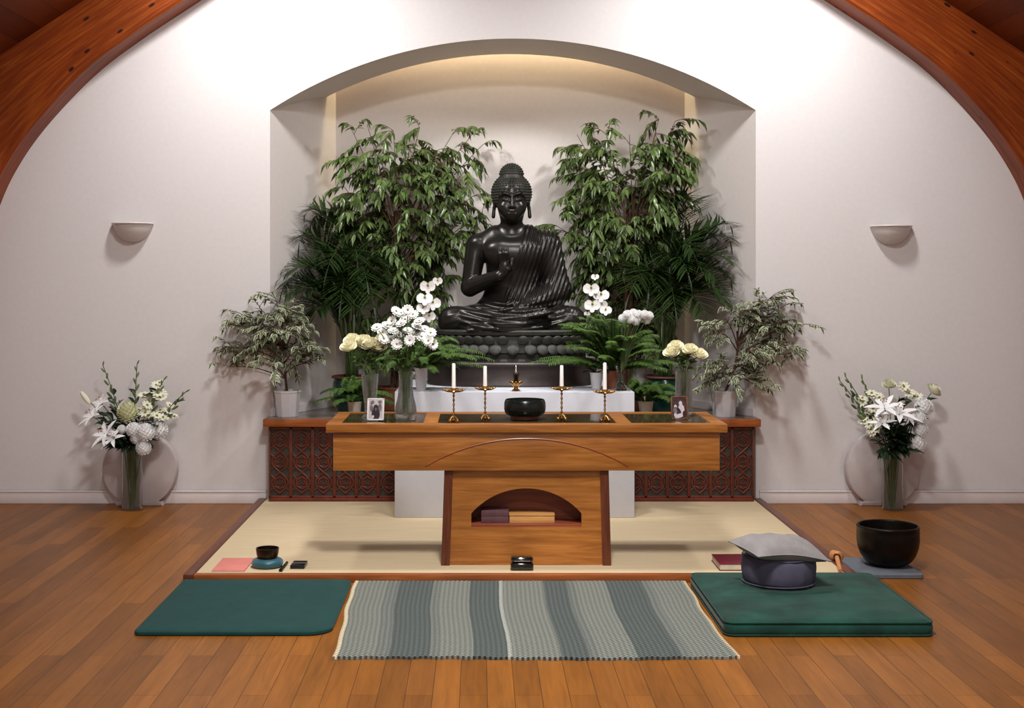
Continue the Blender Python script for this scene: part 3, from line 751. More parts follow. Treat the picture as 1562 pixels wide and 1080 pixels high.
# ================================================================= pale leaf-shaped stones behind the floor vases
STONE = M('pale_plaster_stone', (196, 186, 186), .8, var=.06, scale=12, bump=.1, bscale=60)
for px, side in ((212, 'left'), (1349, 'right')):
    yfr = YF(772, 0); c = P(px, 716.5, yfr); R = 56.5 / S(yfr)
    pts = []
    for k in range(49):                                            # round body rising to a soft point at the top
        a = -pi / 2 + .53 + (2 * pi - 1.06) * k / 48
        rr = R * (1 + .2 * math.exp(-abs((a - pi / 2) / .26) ** 1.5))
        pts.append((c.x + rr * cos(a), c.z + rr * sin(a)))
    bw = R * .63
    pts += [(c.x - bw, .02), (c.x - bw, .0), (c.x + bw, 0), (c.x + bw, .02)]
    mb = MB(); n = len(pts); cen = V((c.x, c.z))
    rows = [(0., yfr + .07), (0., yfr + .006), (.006, yfr)]
    vs = []; fs = []
    for ins, y in rows:
        for x, z in pts:
            d = (V((x, z)) - cen); L = d.length; d = d * ((L - ins) / L) + cen; vs.append((d.x, y, max(d.y, 0.0)))
    for j in range(2):
        for i in range(n): fs.append((j * n + i, j * n + (i + 1) % n, (j + 1) * n + (i + 1) % n, (j + 1) * n + i))
    fs.append(tuple(2 * n + i for i in range(n))); fs.append(tuple(range(n - 1, -1, -1)))
    mb.add(vs, [f[::-1] for f in fs])
    so = build('standing_stone', mb, STONE, ang=50)
    bm = bmesh.new(); bm.from_mesh(so.data); bmesh.ops.recalc_face_normals(bm, faces=bm.faces); bm.to_mesh(so.data); bm.free()
    tag(recenter(so), 'pale round leaf shaped stone against the wall behind the %s floor vase' % side, 'ornament')
# ================================================================= seated bronze figure, blended as one distance field
BRONZE = M('dark_bronze', (46, 44, 42), .29, metal=.6, var=.25, scale=9, bump=.05, bscale=80, spec=.6)
BRONZE2 = M('weathered_bronze', (58, 58, 53), .5, metal=.4, var=.3, scale=25, bump=.15, bscale=90)
BRONZE3 = M('brown_bronze_base', (62, 54, 52), .38, metal=.4, var=.3, scale=7, bump=.05, bscale=60)
BX, BY, BZ = -.008, -.02, PZ
class Field:
    def __init__(s, lo, hi, h):
        s.lo = np.array(lo, np.float32); s.h = h
        s.n = [int(math.ceil((b - a) / h)) + 1 for a, b in zip(lo, hi)]
        s.ax = [np.float32(lo[i]) + h * np.arange(s.n[i], dtype=np.float32) for i in range(3)]
        s.f = np.full(s.n, 1.0, np.float32)
    def block(s, lo, hi, pad):
        sl = []
        for i in range(3):
            a = int(max(0, math.floor((lo[i] - pad - s.lo[i]) / s.h))); b = int(min(s.n[i], math.ceil((hi[i] + pad - s.lo[i]) / s.h) + 1))
            if b <= a: return None, None
            sl.append(slice(a, b))
        return tuple(sl), np.meshgrid(s.ax[0][sl[0]], s.ax[1][sl[1]], s.ax[2][sl[2]], indexing='ij', sparse=True)
    def join(s, sl, d, k):
        g = s.f[sl]
        if k <= 0: s.f[sl] = np.minimum(g, d); return
        h = np.maximum(k - np.abs(g - d), 0) / k; s.f[sl] = np.minimum(g, d) - h * h * k * .25
    def cut(s, sl, d, k):
        g = s.f[sl]; d = -d; h = np.maximum(k - np.abs(g - d), 0) / k; s.f[sl] = np.maximum(g, d) + h * h * k * .25
    def ell(s, c, r, k=.03, rot=0., cut=False, rx=0.):
        m = max(r); sl, q = s.block([c[i] - m for i in range(3)], [c[i] + m for i in range(3)], k + .02)
        if sl is None: return
        x, y, z = q[0] - c[0], q[1] - c[1], q[2] - c[2]
        if rot: x, z = x * cos(rot) - z * sin(rot), x * sin(rot) + z * cos(rot)
        if rx: y, z = y * cos(rx) - z * sin(rx), y * sin(rx) + z * cos(rx)
        k0 = np.sqrt((x / r[0]) ** 2 + (y / r[1]) ** 2 + (z / r[2]) ** 2) + 1e-6
        k1 = np.sqrt((x / r[0] ** 2) ** 2 + (y / r[1] ** 2) ** 2 + (z / r[2] ** 2) ** 2) + 1e-6
        d = k0 * (k0 - 1) / k1
        (s.cut if cut else s.join)(sl, d, k)
    def cap(s, a, b, ra, rb, k=.03, cut=False):
        a = np.array(a, float); b = np.array(b, float); m = max(ra, rb)
        sl, q = s.block(np.minimum(a, b) - m, np.maximum(a, b) + m, k + .02)
        if sl is None: return
        ba = b - a; L2 = float(ba @ ba)
        t = np.clip(((q[0] - a[0]) * ba[0] + (q[1] - a[1]) * ba[1] + (q[2] - a[2]) * ba[2]) / L2, 0, 1)
        d = np.sqrt((q[0] - a[0] - ba[0] * t) ** 2 + (q[1] - a[1] - ba[1] * t) ** 2 + (q[2] - a[2] - ba[2] * t) ** 2) - (ra + (rb - ra) * t)
        (s.cut if cut else s.join)(sl, d.astype(np.float32), k)
    def chain(s, pts, rs, k=.03):
        for i in range(len(pts) - 1): s.cap(pts[i], pts[i + 1], rs[i], rs[i + 1], k)
    def mesh(s):
        """surface nets"""
        f = s.f; n = f.shape; c = [m - 1 for m in n]
        acc = np.zeros(c + [3], np.float32); cnt = np.zeros(c, np.float32)
        corner = [(i, j, k) for i in (0, 1) for j in (0, 1) for k in (0, 1)]
        for a in corner:
            for ax in range(3):
                if a[ax] == 1: continue
                b = list(a); b[ax] = 1
                fa = f[a[0]:a[0] + c[0], a[1]:a[1] + c[1], a[2]:a[2] + c[2]]; fb = f[b[0]:b[0] + c[0], b[1]:b[1] + c[1], b[2]:b[2] + c[2]]
                m = (fa < 0) != (fb < 0)
                t = fa[m] / (fa[m] - fb[m]); p = np.tile(np.array(a, np.float32), (len(t), 1)); p[:, ax] += t
                acc[m] += p; cnt[m] += 1
        act = cnt > 0; idx = np.full(c, -1, np.int64); idx[act] = np.arange(int(act.sum()))
        pos = (np.argwhere(act) + acc[act] / cnt[act][:, None]) * s.h + s.lo
        quads = []
        for ax in range(3):
            u, v = (ax + 1) % 3, (ax + 2) % 3
            s0 = [slice(1, c[i]) for i in range(3)]; s0[ax] = slice(0, c[ax]); s1 = list(s0); s1[ax] = slice(1, c[ax] + 1)
            fa = f[tuple(s0)] < 0; fb = f[tuple(s1)] < 0; w = np.argwhere(fa != fb)
            if not len(w): continue
            sg = fa[fa != fb]; o = w.copy(); o[:, u] += 1; o[:, v] += 1
            def at(du, dv):
                q = o.copy(); q[:, u] += du; q[:, v] += dv; return idx[q[:, 0], q[:, 1], q[:, 2]]
            Q = np.stack([at(-1, -1), at(0, -1), at(0, 0), at(-1, 0)], 1); Q[~sg] = Q[~sg][:, ::-1]; quads.append(Q)
        return pos, np.concatenate(quads)
def field_obj(name, fld, mat, parent, off):
    pos, q = fld.mesh(); pos = pos + np.array(off, np.float32)
    me = bpy.data.meshes.new(name); me.vertices.add(len(pos)); me.vertices.foreach_set('co', pos.astype(np.float32).ravel())
    me.loops.add(len(q) * 4); me.loops.foreach_set('vertex_index', q.astype(np.int32).ravel())
    me.polygons.add(len(q)); me.polygons.foreach_set('loop_start', np.arange(0, len(q) * 4, 4, dtype=np.int32)); 
    me.update(calc_edges=True); me.validate(); me.shade_smooth(); me.materials.append(mat)
    o = bpy.data.objects.new(name, me); COL.objects.link(o)
    if parent: o.parent = parent
    return o
fig = thing('seated_statue', 'large dark bronze statue of a robed figure seated cross legged on a lotus base', 'statue', (BX, BY, BZ))
Fd = Field((-.46, -.36, .27), (.46, .24, 1.27), .004)
E, C, CH = Fd.ell, Fd.cap, Fd.chain
# trunk
E((0, .03, .40), (.205, .15, .14), .03); E((.0, .03, .53), (.15, .115, .17), .06); E((.01, .02, .70), (.158, .118, .16), .06)
C((-.175, .03, .79), (.185, .03, .79), .068, .07, .05); C((-.09, .03, .85), (.09, .03, .85), .052, .052, .06)
E((-.075, -.06, .745), (.075, .035, .055), .07); E((.085, -.06, .745), (.075, .035, .055), .07)
C((0, .025, .82), (0, .005, .97), .062, .058, .03)
# bent right arm, hand raised to the chest
C((-.2, .025, .785), (-.238, -.02, .545), .062, .05, .016); C((-.238, -.02, .545), (-.075, -.165, .61), .052, .036, .012)
# left arm under the robe, hand resting in the lap
C((.205, .03, .785), (.262, -.01, .53), .075, .066, .04); C((.262, -.01, .53), (.07, -.19, .435), .066, .04, .04)
# folded legs
C((-.1, .03, .365), (-.335, -.1, .358), .095, .076, .05); C((.1, .03, .365), (.335, -.1, .358), .095, .076, .05)
C((-.335, -.1, .355), (.07, -.24, .385), .072, .045, .04); C((.335, -.1, .35), (-.08, -.255, .335), .07, .044, .04)
E((.14, -.235, .4), (.085, .035, .03), .02, rot=-.15); E((-.16, -.25, .325), (.085, .035, .028), .02)
E((0, -.14, .32), (.27, .12, .05), .04)
X_, Y_, Z_ = np.meshgrid(*Fd.ax, indexing='ij', sparse=True)
sg = lambda t: 1 / (1 + np.exp(-np.clip(t, -30, 30)))
# robe over the left shoulder: edge runs from the neck diagonally down to the right hip
edge = (X_ - (.075 - .29 * (.86 - Z_)))                       # > 0 on the robed side
mask = sg(edge / .006) * sg((Z_ - .43) / .02) * sg((.93 - Z_) / .02) * sg((.19 - np.abs(X_ - .08)) / .02 + 6)
ph = X_ + .26 * (.84 - Z_) + .35 * np.maximum(.84 - Z_, 0) ** 2 * 0.6
fold = .0048 * (1 - np.abs(np.sin(ph * pi / .025)) * 2 * .8) 
Fd.f -= (mask * (.007 - np.minimum(0, fold) * 0 + fold * .9)).astype(np.float32)
# folds of cloth round the legs and lap
lap = sg((.47 - Z_) / .012) * sg((-Y_ - .02) / .03)
pl = (Z_ - .3) - .55 * np.maximum(np.abs(X_) - .05, 0) ** 1.3 * np.sign(.3 - np.abs(X_)) * .55
Fd.f -= (lap * .004 * np.sin(pl * 2 * pi / .036) * sg((.3 - np.abs(X_)) / .04)).astype(np.float32)
# hands (five fingers each)
E((-.042, -.182, .658), (.034, .02, .048), .015, rot=.1)
for i, (dx, L) in enumerate(((-.03, .062), (-.0085, .072), (.013, .068))):
    C((-.044 + dx * .75, -.186, .695), (-.044 + dx, -.202, .695 + L * .6), .0115, .0108, .006); C((-.044 + dx, -.202, .695 + L * .6), (-.044 + dx * 1.1, -.197, .695 + L), .0108, .0085, .005)
C((-.012, -.192, .69), (-.002, -.224, .702), .0115, .0105, .006); C((-.002, -.224, .702), (-.006, -.236, .674), .0105, .009, .005)
C((-.018, -.197, .645), (.002, -.22, .652), .013, .011, .006); C((.002, -.22, .652), (-.006, -.236, .668), .011, .0095, .005)
E((.035, -.215, .428), (.05, .03, .016), .015)
for i in range(4):
    y = -.2 - .016 * i; L = (.062, .072, .068, .05)[i]
    C((.0, y, .43), (-.5 * L, y - .003, .427), .0098, .0092, .006); C((-.5 * L, y - .003, .427), (-L, y - .001, .419), .0092, .0075, .005)
C((.03, -.2, .445), (-.005, -.205, .455), .011, .009, .006); C((-.005, -.205, .455), (-.03, -.208, .448), .009, .0075, .005)
for i in range(5):
    C((.2, -.225 - .008 * i, .405 - .006 * i), (.232, -.222 - .009 * i, .402 - .006 * i), .0095, .008, .006)
    C((-.22, -.245 - .006 * i, .33 - .005 * i), (-.25, -.238 - .006 * i, .328 - .005 * i), .009, .007, .006)
# head and face
E((0, .01, 1.075), (.096, .112, .115), .02); E((0, -.02, .995), (.072, .088, .083), .04); E((0, -.075, .94), (.03, .028, .026), .03)
E((0, -.09, .965), (.045, .03, .03), .03)
for s_ in (-1, 1):
    E((s_ * .047, -.072, .998), (.032, .034, .034), .03)                        # cheek
    C((s_ * .012, -.106, 1.067), (s_ * .042, -.1, 1.078), .0075, .0065, .012); C((s_ * .042, -.1, 1.078), (s_ * .072, -.075, 1.064), .0065, .004, .012)   # brow
    E((s_ * .037, -.108, 1.049), (.026, .016, .012), .01, cut=True)             # socket
    E((s_ * .037, -.09, 1.044), (.021, .0165, .0125), .006)                     # lowered lid
    C((s_ * .019, -.105, 1.0385), (s_ * .037, -.1085, 1.036), .002, .0022, .003); C((s_ * .037, -.1085, 1.036), (s_ * .056, -.098, 1.0395), .0022, .0018, .003)
    E((s_ * .0115, -.115, 1.0), (.0085, .0095, .0075), .006)                      # nostril wing
    E((s_ * .098, .012, 1.035), (.010, .022, .042), .008); C((s_ * .1, .005, 1.0), (s_ * .104, .0, .95), .0095, .011, .01)   # ear and long lobe
    E((s_ * .104, .004, 1.04), (.006, .011, .024), .004, cut=True)
C((0, -.105, 1.066), (0, -.127, 1.004), .0075, .0105, .012); E((0, -.126, 1.001), (.0115, .011, .0095), .008)
C((-.031, -.097, .9745), (0, -.1175, .9775), .004, .007, .005); C((0, -.1175, .9775), (.031, -.097, .9745), .007, .004, .005)
C((-.022, -.103, .9645), (.022, -.103, .9645), .005, .005, .006); E((0, -.114, .965), (.017, .007, .0065), .006)
C((-.034, -.102, .9705), (.034, -.102, .9705), .0018, .0018, .004, cut=True); C((-.02, -.117, .9705), (.02, -.117, .9705), .0018, .0018, .004, cut=True)
for z_ in (.905, .925): C((-.04, -.03, z_ + .004), (.04, -.03, z_ + .004), .0012, .0012, .003, cut=True)
field_obj('body', Fd, BRONZE, fig, (0, 0, 0))
del X_, Y_, Z_, mask, fold, ph, edge, lap, pl
# hair: cap and top knot covered in rows of small curls
Fh = Field((-.14, -.14, .9), (.14, .17, 1.28), .0045)
Fh.ell((0, .025, 1.085), (.113, .122, .112), .01); Fh.ell((0, .02, 1.185), (.067, .07, .068), .02)
xx, yy, zz = np.meshgrid(*Fh.ax, indexing='ij', sparse=True)
Fh.f = np.maximum(Fh.f, (1.118 - 1.55 * (yy + .105) - .35 * np.abs(xx) * 0 - zz) / 1.85 + 0 * xx).astype(np.float32)
hair = field_obj('hair', Fh, BRONZE2, fig, (0, 0, 0))
mb = MB()
def curls(c, r, z0, ring):
    th = .12
    while th < 2.6:
        zq = c[2] + r[2] * cos(th); R = sin(th); n = max(1, int(2 * pi * R * r[0] / ring))
        for i in range(n):
            a = 2 * pi * i / n + th * 3
            q = (c[0] + r[0] * R * cos(a), c[1] + r[1] * R * sin(a), zq)
            if q[2] > 1.122 - 1.55 * (q[1] + .105) and q[2] > z0(q): mb.ball(q, .0072, 0, 6, 4)
        th += ring / r[2]
curls((0, .025, 1.085), (.113, .122, .112), lambda q: 0 if (q[0] ** 2 + (q[1] - .02) ** 2) > .062 ** 2 else 9, .0155)
curls((0, .02, 1.185), (.067, .07, .068), lambda q: 1.185, .0145)
build('hair_curls', mb, BRONZE2, hair, local=True)
# lotus base and plinth (oval, wider than deep)
def oval(rx, ry, prof, n=72, mi=0, mb=None, e=2.6):
    vs = []; fs = []
    for k, z in prof:
        for i in range(n):
            a = 2 * pi * i / n; c_, s_ = cos(a), sin(a)
            vs.append((BX + (rx + k) * math.copysign(abs(c_) ** (2 / e), c_), BY + (ry + k) * math.copysign(abs(s_) ** (2 / e), s_), BZ + z))
    for j in range(len(prof) - 1):
        for i in range(n): fs.append((j * n + i, j * n + (i + 1) % n, (j + 1) * n + (i + 1) % n, (j + 1) * n + i))
    fs.append(tuple(range(n - 1, -1, -1))); fs.append(tuple((len(prof) - 1) * n + i for i in range(n)))
    mb.add(vs, fs, mi)
RXB, RYB = .485, .315
mb = MB(); oval(RXB, RYB, [(0, .001), (0, .012), (-.004, .018), (-.004, .112), (.004, .118), (.006, .126), (0, .134), (-.02, .138)], mb=mb); build('plinth', mb, BRONZE3, fig)
mb = MB(); oval(RXB - .05, RYB - .04, [(0, .136), (-.012, .15), (-.012, .178), (.0, .186), (-.01, .275), (.004, .284), (.006, .302), (0, .31), (-.03, .312)], mb=mb); build('lotus_core', mb, BRONZE2, fig)
npet = 44
for row, (zb_, zt_, off_, ph_) in enumerate(((.232, .178, .035, 0), (.232, .276, .018, .5))):
    for i in range(npet):
        mb = MB()
        a = 2 * pi * (i + ph_) / npet; c_, s_ = cos(a), sin(a)
        px_ = (RXB - .055) * math.copysign(abs(c_) ** (2 / 2.6), c_); py_ = (RYB - .045) * math.copysign(abs(s_) ** (2 / 2.6), s_)
        nrm = V((c_ * RYB, s_ * RXB, 0)).normalized(); mid = V((BX + px_, BY + py_, BZ + (zb_ + zt_) / 2)) + nrm * (off_ * .4)
        ang = atan2(nrm.y, nrm.x); rot = Matrix.Rotation(ang, 3, 'Z') @ Matrix.Rotation((-.5 if row == 0 else .25), 3, 'Y')
        mb.ball(mid, (.0095, .034, abs(zt_ - zb_) * .62), 0, 10, 7, rot)
        build('lotus_petal', mb, BRONZE2, fig)
# ================================================================= plant materials
def leafmat(name, col, isl=.35, rough=.35, edge=None, ew=.26, trans=.12):
    m = M(name, col, rough, var=.2, scale=14, island=isl, spec=.4)
    nt = m.node_tree; b = nt.nodes['Principled BSDF']
    if edge:
        src = b.inputs['Base Color'].links[0].from_socket
        uv = N(nt, 'ShaderNodeTexCoord'); sp = N(nt, 'ShaderNodeSeparateXYZ'); nt.links.new(uv.outputs['UV'], sp.inputs[0])
        a = N(nt, 'ShaderNodeMath', operation='SUBTRACT'); a.inputs[1].default_value = .5; nt.links.new(sp.outputs[0], a.inputs[0])
        ab = N(nt, 'ShaderNodeMath', operation='ABSOLUTE'); nt.links.new(a.outputs[0], ab.inputs[0])
        nz = N(nt, 'ShaderNodeTexNoise', Scale=60.); nt.links.new(uv.outputs['Object'], nz.inputs['Vector'])
        ad = N(nt, 'ShaderNodeMath', operation='MULTIPLY_ADD'); ad.inputs[1].default_value = .25; nt.links.new(nz.outputs['Fac'], ad.inputs[0]); nt.links.new(ab.outputs[0], ad.inputs[2])
        gt = N(nt, 'ShaderNodeMath', operation='GREATER_THAN'); gt.inputs[1].default_value = ew + .12; nt.links.new(ad.outputs[0], gt.inputs[0])
        mx = N(nt, 'ShaderNodeMix', data_type='RGBA'); mx.inputs[7].default_value = lin(edge)
        nt.links.new(gt.outputs[0], mx.inputs[0]); nt.links.new(src, mx.inputs[6]); nt.links.new(mx.outputs[2], b.inputs['Base Color'])
    tr = N(nt, 'ShaderNodeBsdfTranslucent'); ms = N(nt, 'ShaderNodeMixShader'); ms.inputs[0].default_value = trans
    out = [n for n in nt.nodes if n.type == 'OUTPUT_MATERIAL'][0]
    nt.links.new(b.inputs['Base Color'].links[0].from_socket, tr.inputs['Color'])
    nt.links.new(b.outputs[0], ms.inputs[1]); nt.links.new(tr.outputs[0], ms.inputs[2]); nt.links.new(ms.outputs[0], out.inputs['Surface'])
    return m
FICUS = leafmat('fig_leaf_green', (88, 108, 60), .6, rough=.27)
VARI = leafmat('cream_edged_leaf', (74, 90, 54), .4, edge=(194, 195, 168), ew=.28)
PALM = leafmat('palm_leaf_green', (42, 62, 27), .45)
FERN = leafmat('fern_leaf_green', (70, 98, 38), .45, rough=.55)
DARKLEAF = leafmat('dark_bouquet_leaf', (34, 54, 34), .4)
STEMG = M('green_stem', (74, 96, 48), .5, var=.2); BARK = M('brown_bark', (92, 66, 50), .85, var=.3, scale=60, bump=.3)
SOIL = M('dark_potting_soil', (40, 30, 24), .95, var=.4, scale=80, bump=.6)
GPOT = M('green_glazed_pot', (18, 62, 56), .2, var=.25, scale=8, coat=.5); RIM = M('brown_pot_rim', (104, 62, 46), .5, var=.15)
WPOT = M('white_pot_glaze', (214, 212, 216), .4, var=.03); CPOT = M('cream_pot_glaze', (196, 188, 174), .5, var=.05); TERRA = M('terracotta_pot', (140, 84, 60), .8, var=.15)
LP = ((0, .1), (.2, .7), (.45, 1.), (.75, .55), (1, .0))

def pot(parent, c, R, h, mat, rimmat=None, prof=None, n=40, soil=True):
    prof = prof or [(.7, 0), (.74, .02), (.95, .9), (1., .93), (1., 1.)]
    p = [(0, 0)] + [(r * R, z * h) for r, z in prof] + [(R * .9, h), (R * .88, h * .85), (0, h * .85)]
    mb = MB(); mb.lathe(p, c, n); o = build('pot', mb, mat, parent, ang=30)
    if rimmat:
        mb = MB(); mb.tube([(c[0] + R * .98 * cos(a), c[1] + R * .98 * sin(a), c[2] + h) for a in [2 * pi * k / 40 for k in range(41)]], .008, 8, cap=False); build('rim', mb, rimmat, parent)
    if soil:
        mb = MB(); mb.lathe([(0, h * .84), (R * .89, h * .84), (R * .87, h * .9), (0, h * .915)], c, n); build('soil', mb, SOIL, parent)
    return o

def twig(fm, sm, p, d, L, nl, lL, lW, droop, hang=.6, jit=.5, r=.002):
    """one drooping shoot with alternate leaves"""
    d = V(d).normalized(); end = p + d * L + V((0, 0, -droop * L)); mid = p + d * (L * .55) + V((0, 0, .06 * L))
    pts = bez(p, mid, end, 8); sm.tube(pts, [r * (1 - .07 * i) for i in range(9)], 4)
    for k in range(nl):
        t = .18 + .82 * (k + .5) / nl; i = min(7, int(t * 8)); q = pts[i].lerp(pts[i + 1], t * 8 - i); tg = (pts[i + 1] - pts[i]).normalized()
        sd = tg.cross(V((0, 0, 1)));
        if sd.length < .1: sd = V((1, 0, 0))
        sd.normalize(); sgn = 1 if k % 2 else -1
        dd = tg * .7 + sd * (sgn * .75) + V((rnd(-jit, jit), rnd(-jit, jit), rnd(-.45, .1) - hang * .5))
        fm.leaf(q, dd, V((rnd(-.5, .5), rnd(-.8, .1), 1)), lL * rnd(.75, 1.2), lW * rnd(.8, 1.2), hang, 0, LP, .16)
    fm.leaf(pts[-1], (pts[-1] - pts[-2]) + V((0, 0, -.02)), V((rnd(-.3, .3), -.3, 1)), lL, lW, hang, 0, LP, .16)

def ficus(label, base, potc, clumps, yc, lL=.056, lW=.023, ntw=(6, 9), twL=.15, fm_mat=FICUS, name='weeping_fig', potR=.11, poth=.14, potmat=None, npot=40, trunk=None, group='tall weeping figs', fork=None, droop=.28, per=10, dy=.14, trk=(.014, .008), hang=.38, potprof=None, soil=True, dens=2.1):
    t = thing(name, label, 'plant', base, group)
    pot(t, base, potR, poth, potmat or TERRA, n=npot, prof=potprof)
    fm, sm, bm_ = MB(), MB(), MB()
    b = V(base) + V((0, 0, poth * .88)); fork = fork or (b + V((0, 0, .45)))
    nst = 3 if trunk is None else 1
    tips = []
    for k in range(nst):
        f = V(fork) + V((rnd(-.04, .04), rnd(-.03, .03), rnd(-.05, .08)) if nst > 1 else (0, 0, 0))
        pts = bez(b + V((rnd(-.02, .02), rnd(-.02, .02), 0)) * (nst > 1), (b + f) / 2 + V((rnd(-.03, .03), rnd(-.02, .02), 0)) + (trunk or V((0, 0, 0))), f, 12)
        bm_.tube(pts, [trk[0] + (trk[1] - trk[0]) * i / 12 for i in range(13)], 8); tips.append(pts)
    for (px, py, n) in clumps:
        Y = yc + rnd(-dy, dy); q = P(px, py, Y)
        pts = random.choice(tips); hgt = min(.98, max(.35, (q.z - b.z) / max(.1, (pts[-1].z - b.z)) * .72)); i = int(hgt * 11); s0 = pts[i]
        m = s0.lerp(q, .5) + V((0, 0, .05)); br = bez(s0, m, q, 8); sm.tube(br, [.0042 * (1 - .075 * j) for j in range(9)], 5)
        for j in range(int(n * dens + .5)):
            out = (q - V((b.x, yc, q.z))).normalized() * .55
            d = V((rnd(-1, 1), rnd(-.8, .8), rnd(-.35, .75))) + out
            st = br[random.randint(4, 8)]
            twig(fm, sm, st, d, twL * rnd(.6, 1.15), per, lL, lW, droop, hang)
    # keep foliage off the alcove's own surfaces
    def clampv(v):
        x, y, z = v
        if y > -.02:
            y = min(y, YN - .03); lim = nx(max(0, y)) - .025
            if abs(x) < NH + .02 and base[1] > .1: x = max(-lim, min(lim, x))
            elif abs(x) > lim: y = -.025
        return (x, y, z)
    fm.v = [clampv(v) for v in fm.v]; sm.v = [clampv(v) for v in sm.v]
    build('trunk', bm_, BARK, t); build('branches', sm, BARK, t); build('foliage', fm, fm_mat, t, ang=180)
    return t
YFI = .36
Lc = [(560, 190, 6), (540, 205, 5), (600, 200, 6), (640, 195, 5), (625, 225, 5), (690, 205, 6), (715, 212, 6), (735, 222, 3), (665, 230, 5), (535, 245, 5), (580, 240, 5), (525, 285, 5), (550, 300, 6), (590, 290, 6),
      (630, 275, 5), (670, 265, 6), (710, 260, 5), (510, 305, 4), (555, 335, 6), (600, 330, 6), (640, 320, 6), (685, 310, 6), (720, 300, 5), (735, 325, 4), (650, 355, 6), (690, 350, 5), (720, 350, 4), (590, 370, 5), (630, 385, 7), (660, 390, 7),
      (640, 420, 7), (670, 425, 6), (620, 450, 6), (650, 455, 5), (600, 420, 6), (665, 460, 4), (610, 480, 4), (590, 500, 4), (620, 520, 4), (600, 545, 4), (640, 500, 4), (575, 525, 4), (560, 480, 4)]
ficus('tall green weeping fig at the back of the alcove left of the statue', (-.70, .40, TZ), None, Lc, YFI, fork=P(612, 330, .38), ntw=(6, 9))
Rc = [(895, 190, 5), (880, 205, 4), (925, 205, 5), (960, 205, 4), (1005, 182, 5), (1030, 185, 5), (1000, 205, 4), (875, 230, 5), (900, 245, 5), (990, 235, 5), (1030, 230, 6), (1040, 240, 4), (940, 245, 4), (870, 262, 4), (895, 270, 5), (920, 280, 5),
      (970, 275, 5), (1010, 270, 5), (1035, 280, 4), (880, 300, 5), (910, 305, 5), (950, 300, 5), (990, 305, 5), (1020, 300, 4), (860, 330, 5), (850, 345, 4), (890, 335, 6), (920, 345, 6), (960, 340, 6), (1000, 340, 5), (880, 370, 6), (905, 385, 7), (940, 390, 6),
      (975, 390, 6), (890, 410, 7), (920, 425, 7), (955, 430, 6), (985, 430, 5), (905, 455, 6), (940, 465, 5), (970, 470, 4), (960, 505, 4), (985, 520, 4), (940, 500, 4), (1000, 540, 4), (975, 550, 4), (1010, 500, 4)]
ficus('tall green weeping fig at the back of the alcove right of the statue', (.70, .40, TZ), None, Rc, YFI, fork=P(962, 320, .38))
# small variegated figs in white faceted pots
OCT = [(.8, 0), (.82, .03), (.98, .92), (1.03, .93), (1.03, 1.)]
yv = YF(637, TZ) + .075
Lv = [(420, 455, 4), (395, 470, 4), (370, 480, 5), (350, 495, 3), (440, 475, 5), (410, 495, 5), (385, 500, 4), (450, 505, 5), (425, 520, 5), (395, 530, 5), (365, 540, 4), (350, 560, 3), (460, 530, 4), (475, 540, 4), (440, 545, 3), (410, 560, 3), (480, 555, 2), (355, 530, 4), (430, 500, 5)]
ficus('small cream edged fig in a white pot at the counter left end', (X(438, yv), yv, TZ), None, Lv, -.13, lL=.042, lW=.019, twL=.13, fm_mat=VARI, name='variegated_fig', potR=.079, poth=.15, potmat=WPOT, npot=10, trunk=V((0, 0, 0)), fork=P(436, 510, yv), group='small variegated figs', droop=.12, per=9, dens=2.1, dy=.08, trk=(.008, .005), hang=.12, potprof=OCT)
Rv = [(1180, 450, 5), (1160, 460, 5), (1200, 465, 4), (1130, 475, 5), (1105, 485, 4), (1170, 485, 5), (1200, 490, 5), (1225, 495, 3), (1095, 505, 3), (1145, 500, 5), (1170, 520, 5), (1195, 530, 4), (1215, 540, 3), (1145, 535, 4), (1130, 560, 4), (1145, 580, 4), (1160, 595, 4), (1090, 575, 4), (1078, 590, 3), (1115, 575, 4), (1105, 560, 3)]
ficus('small cream edged fig in a white pot at the counter right end', (X(1105, yv), yv, TZ), None, Rv, -.13, lL=.042, lW=.019, twL=.13, fm_mat=VARI, name='variegated_fig', potR=.079, poth=.15, potmat=WPOT, npot=10, trunk=V((.03, 0, 0)), fork=P(1124, 505, yv), group='small variegated figs', droop=.12, per=9, dens=2.1, dy=.08, trk=(.008, .005), hang=.12, potprof=OCT)

